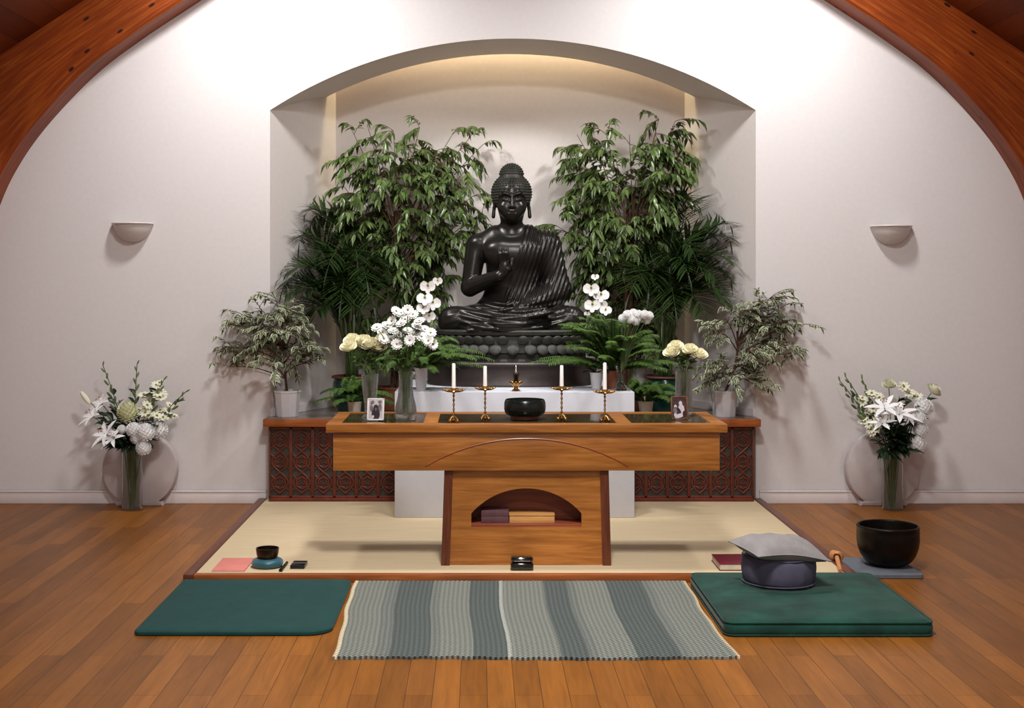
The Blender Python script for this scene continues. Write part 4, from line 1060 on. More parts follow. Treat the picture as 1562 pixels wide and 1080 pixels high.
# arching palms in green glazed pots
GP = [(.66, 0), (.72, .02), (.93, .35), (1., .62), (.97, .85), (.9, .96), (.95, 1.)]
def palm(label, cx, fr, side):
    Y = .28; c = V((cx, Y, TZ)); h = .208; R = .122
    t = thing('palm_plant', label, 'plant', c, 'arching palms'); pot(t, c, R, h, GPOT, RIM, GP)
    for (px, py, dy, kink) in fr:
        p0 = c + V((rnd(-.035, .035), rnd(-.03, .03), h * .9)); e = P(px, py, Y + dy)
        hgt = max(e.z, p0.z) + kink; mid = V((p0.x + (e.x - p0.x) * .25, p0.y + (e.y - p0.y) * .25, hgt + .06))
        pts = bez(p0, mid, e, 40); mb = MB(); mb.tube(pts[::2], [.0048 * (1 - .038 * i) for i in range(21)], 5, 1)
        for i in range(12, 40):
            if i % 4 == 3: continue
            tg = (pts[min(i + 1, 40)] - pts[i - 1]).normalized(); sd = tg.cross(V((0, -.25, 1)))
            if sd.length < .1: sd = V((1, 0, 0))
            sd.normalize(); t_ = (i - 13) / 27; L = .23 * (.45 + .9 * sin(pi * min(1, t_ * .8 + .22))) * .8
            for s_ in (-1, 1):
                d = tg * (.55 + .5 * t_) + sd * (s_ * .9) + V((rnd(-.08, .08), rnd(-.08, .08), .25))
                mb.leaf(pts[i], d, V((0, -.3, 1)), L * rnd(.85, 1.15), .015, .2, 0, ((0, .5), (.25, 1), (.6, .8), (1, 0)), .1)
        mb.leaf(pts[-1], pts[-1] - pts[-2], V((0, 0, 1)), .1, .012, .4, 0, ((0, .5), (.5, 1), (1, 0)), .1)
        def cl(v):
            x, y, z = v
            if y > -.02: y = min(y, YN - .03); lim = nx(max(0, y)) - .02; x = max(-lim, min(lim, x))
            return (x, y, z)
        mb.v = [cl(v) for v in mb.v]; build('frond', mb, [PALM, STEMG], t, ang=180)
lf = [(470, 322, .0, .05), (500, 325, .05, .04), (415, 442, -.2, .2), (432, 420, -.25, .18), (445, 372, -.05, .2), (462, 450, -.3, .16), (495, 335, .12, .05), (462, 345, .05, .1), (480, 480, -.28, .26), (535, 350, .1, .06), (580, 370, .05, .15), (560, 430, -.25, .3), (500, 410, -.3, .3), (520, 460, -.32, .36), (598, 420, -.1, .25), (450, 500, -.2, .3), (475, 400, -.15, .2), (545, 400, -.2, .25), (510, 375, 0, .12), (570, 460, -.3, .38), (485, 440, -.1, .26), (430, 455, -.3, .2), (540, 480, -.34, .4)]
palm('broad green palm in a dark green glazed pot left of the statue', -.945, lf, -1)
rf = [(1050, 303, .0, .04), (1125, 370, -.1, .16), (1120, 470, -.28, .26), (1130, 345, -.1, .08), (1118, 400, -.2, .16), (1105, 450, -.28, .2), (1060, 310, .1, .03), (1040, 325, .1, .05), (1085, 360, .0, .12), (1010, 350, .1, .1), (975, 400, -.05, .25), (990, 440, -.28, .3), (1050, 420, -.32, .32), (1075, 480, -.3, .3), (1030, 470, -.33, .38), (1115, 425, -.1, .2), (1020, 400, -.1, .2), (1060, 390, -.25, .24), (960, 450, -.3, .36), (1095, 430, -.28, .28), (1040, 375, 0, .14), (1010, 490, -.33, .4), (1080, 410, -.1, .24)]
palm('broad green palm in a dark green glazed pot right of the statue', .915, rf, 1)

# ferns
def fern(label, c, R, h, potmat, nf, L, potprof=None, aim=(0, 0), minz=.0, spread=1., ymax=.1, w=.03, zup=.6):
    t = thing('fern', label, 'plant', c); c = V(c); pot(t, c, R, h, potmat, prof=potprof)
    mb = MB()
    for k in range(nf):
        a = 2 * pi * k / nf * 1.0 + rnd(-.3, .3); el = rnd(.15, 1.4); l = L * rnd(.7, 1.1)
        d = V((cos(a) * cos(el) * spread + aim[0], sin(a) * cos(el) * .8 + aim[1], sin(el)))
        p0 = c + V((cos(a) * R * .3, sin(a) * R * .3, h * .9)); e = p0 + V((d.x * l, d.y * l, d.z * l * zup - .02)); 
        e.z = max(e.z, minz + .02); e.y = min(e.y, ymax)
        pts = bez(p0, p0 + V((d.x * l * .45, d.y * l * .45, d.z * l * .75 + .03)), e, 34); mb.tube(pts[::2], [.0018] * 18, 4, 1)
        for i in range(5, 35):
            tg = (pts[min(34, i + 1)] - pts[i - 1]).normalized(); sd = tg.cross(V((0, -.3, 1)))
            if sd.length < .1: sd = V((1, 0, 0))
            sd.normalize(); pl = w * (1.15 - .9 * abs(i / 34 - .4)) * 1.25
            for s_ in (-1, 1): mb.leaf(pts[i], tg * .45 + sd * s_ + V((0, 0, rnd(-.1, .15))), V((0, -.3, 1)), pl * rnd(.85, 1.1), pl * .22, .25, 0, ((0, .6), (.4, 1), (1, 0)), .05)
    build('fronds', mb, [FERN, STEMG], t, ang=180)
fern('bushy green fern in a white pot on the left of the white block', (X(642, -.52), -.5, PZ), .036, .12, WPOT, 40, .32, aim=(.2, -.1), minz=PZ + .02, ymax=-.36)
fern('bushy green fern standing on the right corner of the white block', (.53, -.42, PZ), .045, .1, TERRA, 70, .38, aim=(-.12, -.15), minz=PZ + .01, ymax=-.38, w=.034, zup=.85)
fern('small fern in a cream pot on the counter left of the white block', (X(541, -.02), -.02, TZ), .042, .09, CPOT, 26, .24, aim=(.05, -.1), minz=TZ + .05, ymax=.1)
fern('small fern in a cream pot on the counter right of the white block', (X(985, -.02), -.02, TZ), .045, .092, CPOT, 26, .24, aim=(.05, -.1), minz=TZ + .05, ymax=.1)
# ================================================================= flowers and what stands on the table
GLASS = M('clear_cut_glass', (236, 240, 238), .03, trans=1., ior=1.45, var=.0)
GLASSB = M('pressed_glass', (230, 234, 232), .05, trans=1., ior=1.45, var=.0, bump=.35, bscale=110)
WATER = M('water', (225, 235, 228), .0, trans=1., ior=1.33, var=.0)
def petm(n, c, isl=.06): return M(n, c, .6, var=.04, scale=30, island=isl, sss=.0)
ROSE = petm('cream_rose_petal', (248, 244, 216)); WHITEP = petm('white_petal', (250, 250, 250)); CREAM = petm('cream_petal', (230, 229, 206)); GREENC = petm('greenish_cream_petal', (222, 223, 188), .12)
ORCH = petm('orchid_petal', (240, 238, 236)); YEL = M('flower_eye_yellow', (128, 128, 54), .8, var=.2, scale=80); BUD = petm('bud_green', (96, 116, 72), .2); ORANGE = M('anther_orange', (150, 84, 30), .8)
PP = ((0, .25), (.3, .8), (.65, 1.), (.88, .7), (1, .15)); LILP = ((0, .25), (.25, .8), (.5, 1.), (.8, .6), (1, .0)); RND = ((0, .3), (.25, .85), (.55, 1.), (.85, .8), (1, .35))
def basis(n):
    n = V(n).normalized(); u = n.cross(V((0, 0, 1))) if abs(n.z) < .95 else n.cross(V((1, 0, 0))); u.normalize(); return n, u, n.cross(u)
def rose(mb, c, n, r, mi=0):
    n, u, w = basis(n); mb.ball(c, r * .42, mi, 8, 6)
    for j, (R, np_, h, fl) in enumerate(((.42, 3, 1.0, -.1), (.66, 4, .85, .1), (.88, 5, .55, .2), (1.0, 5, .25, .3))):
        for i in range(np_):
            a0 = 2 * pi * i / np_ + j * .8; half = pi / np_ * 1.12; vs = []; fs = []
            for q in range(5):
                v = q / 4
                for s in range(6):
                    a = a0 + half * (s / 5 * 2 - 1) * (1 if q < 4 else .8); rad = r * R * (sin(min(1, v * 1.25) * pi / 2) * (1 + fl * v * v)) * (1 + .04 * sin(3 * a))
                    vs.append(V(c) + u * (rad * cos(a)) + w * (rad * sin(a)) + n * (r * (-.55 + (h + .55) * v - (.12 * abs(s / 5 * 2 - 1) if q == 4 else 0))))
            for q in range(4):
                for s in range(5): a = q * 6 + s; fs.append((a, a + 1, a + 7, a + 6))
            mb.add(vs, fs, mi)
def daisy(mb, c, n, r, mi=0, np_=13, eye=1, rows=1):
    n, u, w = basis(n)
    for rr in range(rows):
        for i in range(np_):
            a = 2 * pi * (i + .5 * rr) / np_ + rnd(-.08, .08); d = u * cos(a) + w * sin(a)
            mb.leaf(V(c) + d * (r * .12) + n * .002 * rr, d + n * (.12 + .3 * rr), n, r * (1 - .2 * rr), r * .46, .02, mi, PP, .06)
    mb.ball(V(c) + n * .002, r * .23, eye, 8, 5)
def mum(mb, c, r, mi=0, k=110):
    mb.ball(c, r * .78, mi, 10, 7)
    for i in range(k):
        z = 1 - 2 * (i + .5) / k; a = i * 2.39996; s = sqrt(1 - z * z); d = V((s * cos(a), s * sin(a), z))
        tg = V((0, -.3, 1)) - d * d.dot(V((0, -.3, 1))); tg = tg if tg.length > .1 else d.orthogonal()
        mb.leaf(V(c) + d * r * .74, tg.normalized() + d * .35, d, r * .44, r * .34, .0, mi, PP, .14, curl=.32)
def lily(mb, c, n, r, mi=0, an=1):
    n, u, w = basis(n)
    for i in range(6):
        a = 2 * pi * i / 6 + .2; d = u * cos(a) + w * sin(a)
        mb.leaf(V(c) - n * r * .35 + d * r * .05, n * .75 + d, n - d * .4, r * 1.25, r * .42, .05, mi, LILP, .14, curl=-.45)
    for i in range(5):
        a = 2 * pi * i / 5; d = u * cos(a) + w * sin(a); e = V(c) + n * r * .35 + d * r * .2
        mb.tube([V(c) - n * r * .2, e], r * .012, 4, mi); mb.ball(e, r * .05, an, 6, 4)
def orchid(mb, c, n, r, mi=0, lip=1):
    n, u, w = basis(n)
    for a, L, W in ((pi / 2, 1, .7), (pi / 2 + 2.2, .9, .6), (pi / 2 - 2.2, .9, .6), (.12, 1.05, 1.2), (pi - .12, 1.05, 1.2)):
        d = u * cos(a) + w * sin(a); mb.leaf(V(c), d + n * .15, n, r * L, r * W, .0, mi, RND, .08)
    mb.ball(V(c) + n * r * .15 - w * r * .12, (r * .16, r * .2, r * .16), lip, 8, 6)
def spike(mb, p, e, mi=0, k=7, L=.04):
    for i in range(k):
        t = i / (k - 1); q = p.lerp(e, t); d = (e - p).normalized(); sd = d.orthogonal().normalized() * (1 if i % 2 else -1)
        ll = L * (1.15 - .55 * t); ax = (d + sd * .5).normalized(); rot = V((0, 0, 1)).rotation_difference(ax).to_matrix()
        mb.ball(q + ax * ll * .5, (ll * .17, ll * .17, ll * .55), mi, 7, 6, rot)

def flower(kind, px, py, Y, foot, mouth, r, label, group, cat='flower', face=None, leaves=2, leafmat_=None, mats=None, spread=.55, lL=.07, tip=None):
    """one cut flower: stem standing in the vase, bloom, leaves"""
    foot, mouth = V(foot), V(mouth); c = P(px, py, Y)
    t = thing({'rose': 'cut_rose', 'daisy': 'white_daisy', 'mum': 'chrysanthemum', 'lily': 'white_lily', 'spike': 'gladiolus_spike', 'carnation': 'white_carnation', 'cluster': 'blossom_spray', 'bud': 'lily_bud', 'leafy': 'foliage_spray'}[kind], label, cat, foot, group)
    a = rnd(0, 2 * pi); f = foot + V((cos(a), sin(a), 0)) * .012
    out = V((c.x - mouth.x, c.y - mouth.y, 0)); m = mouth + out * .18
    n = face or (V((out.x * 2.2, min(-.35, out.y), .35 + .3 * (c.z > mouth.z + .15)))).normalized(); n = V(n).normalized()
    end = c - n * (r * .3) if kind not in ('spike', 'leafy') else c
    pts = [f] + bez(m, m.lerp(c, .5) + V((-out.x * .12, 0, .02)), end, 8)
    sm = MB(); sm.tube(pts, .0026 if kind != 'daisy' else .0018, 5); build('stem', sm, STEMG, t)
    mb = MB()
    if kind == 'rose': rose(mb, c, n, r); build('bloom', mb, mats or ROSE, t, ang=180)
    elif kind == 'daisy': daisy(mb, c, n, r, rows=2, np_=13); build('bloom', mb, [mats or WHITEP, YEL], t, ang=180)
    elif kind in ('mum', 'carnation'): mum(mb, c, r); build('bloom', mb, mats or CREAM, t, ang=180)
    elif kind == 'lily': lily(mb, c, n, r); build('bloom', mb, [WHITEP, ORANGE], t, ang=180)
    elif kind == 'cluster':
        for k in range(7):
            q = c + V((rnd(-1, 1), rnd(-.6, .6), rnd(-1, 1))) * r * .8; mb.tube([end, q], .0012, 4, 2)
            daisy(mb, q, n + V((rnd(-.6, .6), 0, rnd(-.5, .5))), r * .52, np_=9)
        build('bloom', mb, [mats or WHITEP, YEL, STEMG], t, ang=180)
    elif kind == 'bud':
        rot = V((0, 0, 1)).rotation_difference((c - m).normalized()).to_matrix(); mb.ball(c, (r * .35, r * .35, r), 0, 8, 7, rot); build('bud', mb, mats or CREAM, t)
    elif kind == 'spike':
        e = c; p = m.lerp(c, .45); spike(mb, p, e, 0, 8, .045); build('flower_buds', mb, BUD, t, ang=180)
    lm = MB()
    for k in range(leaves):
        i = random.randint(2, 7); d = (pts[i + 1] - pts[i]).normalized() * .6 + V((rnd(-1, 1), rnd(-1, .3), rnd(-.3, .5)))
        lm.leaf(pts[i], d, V((rnd(-.4, .4), -.4, 1)), lL * rnd(.7, 1.2), lL * .42, .35, 0, LP, .14)
    if kind == 'leafy':
        for k in range(12):
            i = 2 + k % 7; q = pts[i].lerp(pts[i + 1], rnd(0, 1)); d = (pts[i + 1] - pts[i]).normalized() * .7 + V((rnd(-1, 1), rnd(-1, .3), rnd(-.4, .5)))
            lm.leaf(q, d, V((rnd(-.4, .4), -.4, 1)), lL * rnd(.8, 1.3), lL * .4, .3, 0, LP, .14)
    if lm.v: build('leaves', lm, leafmat_ or DARKLEAF, t, ang=180)
    return t
def ordn(i, n): return 'rightmost' if i == n - 1 and n > 1 else ORD[min(i, 11)]

# ---------------------------------------------------------------- tall floor vases with big bouquets
def floorvase(side, px, pxw, items, top):
    yv = YF(779.5, 0) + .058; c = V((X(px, yv), yv, 0)); R = pxw / S(yv); h = Z(top, yv)
    v = thing('glass_vase', 'tall clear glass cylinder vase on the floor to the %s of the altar' % side, 'vase', c)
    mb = MB(); mb.lathe([(0, .001), (R * .95, .001), (R, .006), (R, h), (R - .003, h), (R - .003, .012), (0, .012)], c, 40); build('glass_body', mb, GLASS, v)
    foot = c + V((0, 0, .016)); mouth = c + V((0, 0, h))
    names = {'lily': 'open white lily', 'mum': 'round white chrysanthemum', 'big': 'large greenish cream chrysanthemum', 'cluster': 'spray of small white blossoms', 'spike': 'tall gladiolus spike of green buds', 'bud': 'closed pale lily bud', 'leafy': 'sprig of dark green leaves', 'rose': 'cream rose'}
    by = {}
    for it in items: by.setdefault(it[0], []).append(it)
    for k, L in by.items():
        L.sort(key=lambda q: q[1])
        for i, (kind, x, y, r, dy) in enumerate(L):
            base = names[kind]; lab = base + (' (%s of %d)' % (ordn(i, len(L)), len(L)) if False else '')
            lab = '%s, %s in the %s floor vase' % (base, ordn(i, len(L)), side) if len(L) > 1 else '%s in the %s floor vase' % (base, side)
            kk = {'big': 'mum'}.get(kind, kind)
            flower(kk, x, y, yv + dy, foot, mouth, r * 1.13 / S(yv), lab, None if len(L) == 1 else {'leafy': 'leaf sprigs'}.get(kind, base + 's').replace('sprays', 'sprays') + ' in the %s floor vase' % side,
                   'foliage' if kind == 'leafy' else 'flower', mats={'big': GREENC, 'mum': WHITEP, 'cluster': CREAM, 'rose': CREAM}.get(kind), leaves=3, lL=.085)
floorvase('left', 201.5, 15.5, [('lily', 138, 632, 17, -.06), ('lily', 158, 660, 18, -.12), ('lily', 152, 612, 15, .02), ('bud', 130, 607, 11, 0), ('big', 195, 629, 14, -.06), ('cluster', 232, 612, 17, 0), ('cluster', 239, 594, 13, .02), ('cluster', 236, 627, 15, -.04),
    ('cluster', 254, 627, 12, 0), ('mum', 186, 655, 6, -.1), ('mum', 204, 656, 10, -.12), ('mum', 222, 660, 12, -.13), ('mum', 242, 656, 12, -.06), ('mum', 219, 683, 10, -.13), ('mum', 208, 668, 8, -.12), ('lily', 170, 666, 15, -.14),
    ('spike', 157, 558, 9, .02), ('spike', 209, 556, 9, .02), ('spike', 250, 579, 9, 0), ('spike', 283, 598, 9, -.02), ('leafy', 160, 630, 9, -.03), ('leafy', 185, 640, 9, -.05), ('leafy', 172, 612, 9, 0), ('leafy', 215, 630, 9, .0), ('leafy', 240, 645, 9, -.05), ('leafy', 225, 672, 9, -.09), ('leafy', 180, 678, 9, -.1), ('leafy', 168, 672, 9, -.05), ('leafy', 205, 645, 9, 0)], 684)
floorvase('right', 1361, 16, [('lily', 1349, 617, 20, -.1), ('lily', 1373, 626, 20, -.12), ('lily', 1345, 642, 15, -.12), ('lily', 1387, 634, 15, -.1), ('cluster', 1330, 611, 15, 0), ('cluster', 1327, 632, 13, 0), ('cluster', 1331, 653, 12, -.05), ('rose', 1356, 587, 8, 0),
    ('cluster', 1387, 597, 14, .02), ('rose', 1424, 596, 9, 0), ('mum', 1409, 622, 12, -.04), ('mum', 1402, 640, 9, -.08), ('mum', 1404, 656, 10, -.08), ('mum', 1399, 678, 12, -.08), ('spike', 1281, 581, 9, 0), ('spike', 1290, 575, 9, .02), ('spike', 1315, 578, 9, .02),
    ('leafy', 1375, 656, 9, -.1), ('leafy', 1360, 650, 9, -.1), ('leafy', 1390, 660, 9, -.1), ('leafy', 1370, 640, 9, -.05), ('leafy', 1345, 690, 9, -.1), ('leafy', 1385, 688, 9, -.1), ('leafy', 1372, 605, 9, 0), ('leafy', 1410, 610, 9, 0), ('leafy', 1365, 672, 9, -.12), ('leafy', 1380, 670, 9, -.05)], 690)

# ---------------------------------------------------------------- vases on the altar table and the block
zt_ = zT
def tv(px, py, zlev=None):
    z = zt_ if zlev is None else zlev
    q = G(px, py, z); return q
def facet(prof, c, n, mat, parent, name='glass_body'):
    mb = MB(); mb.lathe(prof, c, n); return build(name, mb, mat, parent, ang=8)
c1 = tv(564, 640); c1.y += .015
v1 = thing('cut_glass_vase', 'narrow cut glass vase of cream roses behind the left photo', 'vase', c1, None)
hh = .205
facet([(0, .0008), (.036, .0008), (.04, .006), (.033, .016), (.024, .03), (.026, .07), (.034, .14), (.039, hh), (.0355, hh), (.03, .13), (.022, .06), (.02, .04), (0, .036)], c1, 14, GLASSB, v1)
c2 = tv(619, 640); 
v2 = thing('cut_glass_vase', 'wide based cut glass vase of white daisies on the altar table', 'vase', c2, None)
facet([(0, .0008), (.044, .0008), (.048, .008), (.05, .03), (.047, .06), (.037, .1), (.031, .15), (.032, .2), (.036, .218), (.0325, .218), (.0285, .2), (.0275, .15), (.033, .1), (.042, .06), (.044, .03), (0, .02)], c2, 16, GLASSB, v2)
c3 = tv(1044, 634); c3.y += .02
v3 = thing('cut_glass_vase', 'straight cut glass vase of cream roses behind the right photo', 'vase', c3, None)
facet([(0, .0008), (.038, .0008), (.04, .006), (.0395, .205), (.036, .205), (.0355, .018), (0, .016)], c3, 14, GLASSB, v3)
for vc, hgt, pts, side in ((c1, .2, [(532, 529), (537, 519), (554, 521), (564, 525), (578, 529), (582, 519)], 'left'), (c3, .2, [(1024, 538), (1031, 529), (1042, 538), (1053, 534), (1067, 541)], 'right')):
    for i, (x, y) in enumerate(pts):
        flower('rose', x, y, vc.y + rnd(-.05, .03), vc + V((0, 0, .045 if side == 'left' else .02)), vc + V((0, 0, hgt)), (10.5 if side == 'left' else 10) / S(vc.y), 'cream rose, %s of those in the vase behind the %s photo' % (ordn(i, len(pts)), side), 'cream roses behind the %s photo' % side, leaves=12, leafmat_=FERN, lL=.05, face=(rnd(-.4, .4), -.5, .75))
dz = [(590, 497), (600, 505), (612, 494), (622, 505), (636, 498), (648, 503), (657, 508), (583, 508), (596, 518), (608, 512), (630, 512), (643, 514), (654, 520), (605, 525), (606, 531), (585, 517), (660, 525), (612, 478), (622, 473), (630, 480), (604, 475), (640, 490), (618, 488), (598, 490), (625, 519), (575, 500)]
for i, (x, y) in enumerate(dz):
    flower('daisy', x, y, c2.y + rnd(-.07, .05), c2 + V((0, 0, .03)), c2 + V((0, 0, .21)), 8.4 / S(c2.y), 'white daisy with yellow eye in the wide based cut glass vase', 'white daisies in the wide based vase', leaves=5, leafmat_=FERN, lL=.045, face=(rnd(-.6, .6), -.7, rnd(.1, 1.3)))
# white carnations in a glass vase on the block
c4 = V((X(946, -.54), -.545, PZ)); 
v4 = thing('glass_vase', 'slender white glass vase on the right edge of the white block', 'vase', c4, None)
facet([(0, .0008), (.034, .0008), (.035, .006), (.02, .05), (.018, .09), (.03, .135), (.027, .135), (.015, .09), (.016, .05), (0, .02)], c4, 20, GLASS, v4)
cz = [(950, 486), (957, 480), (966, 478), (974, 480), (983, 480), (990, 482), (962, 487), (976, 486), (986, 488), (970, 490)]
for i, (x, y) in enumerate(cz):
    flower('carnation', x, y, c4.y + rnd(-.03, .04), c4 + V((0, 0, .025)), c4 + V((0, 0, .13)), 6.8 / S(c4.y), 'small white bloom in the cluster above the fern right of the statue', 'white blooms above the right fern', leaves=0, mats=WHITEP)
# orchids
def orch(label, c, blooms, tip):
    t = thing('orchid_plant', label, 'plant', c); c = V(c); pot(t, c, .036, .09, WPOT)
    mb = MB()
    for a in (-.9, .5, 2.2, 3.6): mb.leaf(c + V((0, 0, .08)), V((cos(a), sin(a) * .6 - .2, .7)), V((0, 0, 1)), .11, .035, .5, 0, RND, .1)
    build('leaves', mb, DARKLEAF, t, ang=180)
    b = [P(x, y, c.y + dy) for x, y, r, dy in blooms]
    mb = MB(); p0 = c + V((0, 0, .08)); pts = bez(p0, V((p0.x, p0.y, b[0].z + .02)), b[0] + V((0, .015, 0)), 10) + [q + V((0, .015, 0)) for q in b[1:]]
    mb.tube(pts, .0022, 5); build('flower_stem', mb, STEMG, t)
    for (x, y, r, dy), q in zip(blooms, b):
        mb = MB(); orchid(mb, q, V((rnd(-.4, .4), -1, rnd(-.1, .3))), r / S(c.y)); build('blossom', mb, [ORCH, YEL], t, ang=180)
orch('white orchid behind the daisies on the left of the statue', (-.6, -.37, PZ), [(653, 436, 12, 0), (668, 428, 8, .02), (648, 455, 12, -.02), (660, 462, 12, .01), (645, 470, 10, -.02), (655, 482, 10, 0)], None)
orch('white orchid above the fern on the right of the statue', (.44, -.43, PZ), [(908, 422, 6, 0), (902, 440, 12, 0), (917, 450, 12, .01), (904, 465, 12, -.02), (918, 464, 9, 0), (924, 473, 9, -.02), (896, 478, 5, 0)], None)

# ---------------------------------------------------------------- brass candlesticks and candles
BRASS = M('polished_brass', (176, 134, 78), .25, metal=1., var=.12, scale=40); WAX = M('white_wax', (248, 247, 243), .5, var=.01); WICK = M('wick', (40, 34, 30), .9)
for i, (px, py, yd, yt, ww, lab) in enumerate(((692, 645, 596, 553, 18, 'leftmost'), (740, 642, 593, 557, 16.5, 'second from left'), (857, 642, 593, 556, 16, 'third from left'), (923, 644, 598, 552, 18, 'rightmost'))):
    c = tv(px, py); c.y += .012; s = S(c.y); hd = Z(yd, c.y) - c.z; R = ww / s
    t = thing('candlestick', 'brass lotus dish candlestick, %s of the four on the altar table' % lab, 'candlestick', c, 'brass candlesticks')
    mb = MB(); mb.lathe([(0, .012), (.009, .012), (.008, .02), (.005, .032), (0, .032)], c, 16)
    for k in range(3):
        a = -pi / 2 + pi * 2 * k / 3 + (0 if i % 2 else .0) + pi / 3; q = c + V((.019 * cos(a), .019 * sin(a), .009)); mb.ball(q, .0088, 0, 10, 8); mb.tube([c + V((0, 0, .03)), c + V((.012 * cos(a), .012 * sin(a), .022)), q], [.004, .004, .005], 6)
    build('tripod_foot', mb, BRASS, t)
    mb = MB(); pr = [(.0035, .028)]
    for k in range(5):
        z = .028 + (hd - .04) * k / 5; dzz = (hd - .04) / 5; pr += [(.003, z + dzz * .2), (.0058, z + dzz * .5), (.003, z + dzz * .85)]
    pr += [(.004, hd - .012), (.012, hd - .004)]
    mb.lathe([(0, .027)] + pr + [(0, hd - .003)], c, 14); build('stem', mb, BRASS, t)
    mb = MB(); mb.lathe([(0, hd - .006), (R * .6, hd - .005), (R * .8, hd - .001), (R * .78, hd + .001), (0, hd - .001)], c, 32)
    mb.lathe([(.0, hd - .001), (.013, hd - .001), (.0125, hd + .012), (.0098, hd + .012), (.0098, hd + .002), (0, hd + .002)], c, 20); build('drip_dish', mb, BRASS, t)
    mb = MB()
    for k in range(10):
        a = 2 * pi * k / 10; d = V((cos(a), sin(a), .0)); mb.ball(c + d * R * .72 + V((0, 0, hd + .001)), (R * .3, R * .19, .0042), 0, 10, 6, Matrix.Rotation(a, 3, 'Z') @ Matrix.Rotation(-.35, 3, 'Y'))
    build('lotus_petals', mb, BRASS, t)
    z0 = hd + .0022; z1 = Z(yt, c.y) - c.z - .004
    cd = thing('candle', 'white tapered candle on the %s brass candlestick' % lab, 'candle', c + V((0, 0, z0)), 'white candles')
    mb = MB(); mb.lathe([(0, z0), (.0092, z0), (.0076, z1 - .003), (.006, z1), (0, z1 + .001)], c, 18); build('wax', mb, WAX, cd)
    mb = MB(); mb.tube([c + V((0, 0, z1)), c + V((.0004, 0, z1 + .006))], .0009, 5); build('wick', mb, WICK, cd)
# bronze bowl on its slatted ring stand
c = tv(801, 640); c.y += .03; s = S(c.y)
st = thing('bowl_stand', 'small brown slatted wooden ring stand under the dark bowl on the table', 'stand', c)
R = 32 / s; zb2 = Z(635, c.y - .02) - c.z
mb = MB(); mb.lathe([(R * .6, .0008), (R * .68, .0008), (R * .68, .006), (R * .6, .006), (R * .6, .0008)], c, 32); mb.lathe([(R * .6, zb2 - .006), (R * .7, zb2 - .006), (R * .7, zb2 + .002), (R * .6, zb2 + .002), (R * .6, zb2 - .006)], c, 32); build('rings', mb, OAKD, st)
for k in range(14):
    a = 2 * pi * k / 14; q = c + V((R * .64 * cos(a), R * .64 * sin(a), 0)); mb = MB(); mb.tube([q + V((0, 0, .005)), q + V((0, 0, zb2 - .004))], .0035, 6); build('slat', mb, REDWOOD, st)
bb = c + V((0, 0, zb2 + .0005)); hb = Z(609, c.y) - bb.z
o_ = [(0, .0), (.62, 0), (.82, .05), (.94, .18), (.99, .4), (1., .62), (.98, .82), (.94, .95), (.91, 1), (.87, 1.), (.87, .95), (.9, .8), (.92, .6), (.88, .35), (.7, .16), (.4, .08), (0, .08)]
ob = thing('offering_bowl', 'wide dark bronze bowl on a slatted stand in the middle of the altar table', 'bowl', bb)
DKBRONZE = M('dark_green_bronze', (40, 44, 42), .25, metal=.7, var=.3, scale=14)
mb = MB(); mb.lathe([(r * R, z * hb) for r, z in o_], bb, 56); build('bowl_body', mb, DKBRONZE, ob)
mb = MB(); mb.lathe([(0, hb * .62), (R * .89, hb * .62), (R * .89, hb * .68), (0, hb * .72)], bb, 40); build('ash', mb, M('grey_ash', (104, 98, 92), .95, var=.2, scale=120, bump=.4), ob)
# framed photographs
WF = M('white_photo_border', (232, 230, 226), .5, var=.01); BF = M('brown_photo_frame', (120, 74, 46), .4, var=.15)
PG1 = M('photo_pale_grey', (196, 190, 192), .3, var=.2, scale=40); PD = M('photo_dark_figure', (52, 44, 52), .35, var=.35, scale=60); PM = M('photo_mid_grey', (118, 108, 112), .35, var=.3, scale=50); PB = M('photo_dark_ground', (70, 52, 52), .35, var=.5, scale=45); PW = M('photo_light_figure', (206, 196, 200), .35, var=.12, scale=40)
def photo(label, px, py, w, h, fm, yaw, lean, paint, border):
    c = tv(px, py); rot = Matrix.Translation(c) @ Matrix.Rotation(yaw, 4, 'Z') @ Matrix.Rotation(-lean, 4, 'X')
    t = thing('framed_photo', label, 'photo', c)
    def T(mb): mb.v = [tuple(rot @ V(v)) for v in mb.v]; return mb
    mb = MB(); mb.box(-w / 2, w / 2, 0, .006, .0012, h, .0008)
    for a in ((-w / 2, -w / 2 + border, .0012, h), (w / 2 - border, w / 2, .0012, h), (-w / 2, w / 2, .0012, border), (-w / 2, w / 2, h - border, h)): mb.box(a[0], a[1], -.003, .004, a[2], a[3], .0008)
    build('frame', T(mb), fm, t)
    mb = MB(); iw, ih = w - 2 * border, h - 2 * border
    mb.box(-iw / 2, iw / 2, -.001, .001, border, border + ih, 0)
    for mi, kind, x, z, a, b, ang in paint:                       # printed shapes, as fractions of the picture
        pts = []
        for k in range(20):
            q = 2 * pi * k / 20; u, v_ = cos(q) * a, sin(q) * b
            pts.append((max(-.5, min(.5, x + u * cos(ang) - v_ * sin(ang))) * iw, border + max(0, min(1, z + u * sin(ang) + v_ * cos(ang))) * ih))
        mb.prism(pts, -.0012 - .00012 * kind, -.0008, mi)
    build('print', T(mb), [PG1 if border < .01 and fm is WF else PB, PD, PM, PW], t, smooth=False)
    mb = MB(); mb.tube([(0, .006, h * .6), (0, .006 + h * .32, .002)], .002, 5); build('back_strut', T(mb), fm, t)
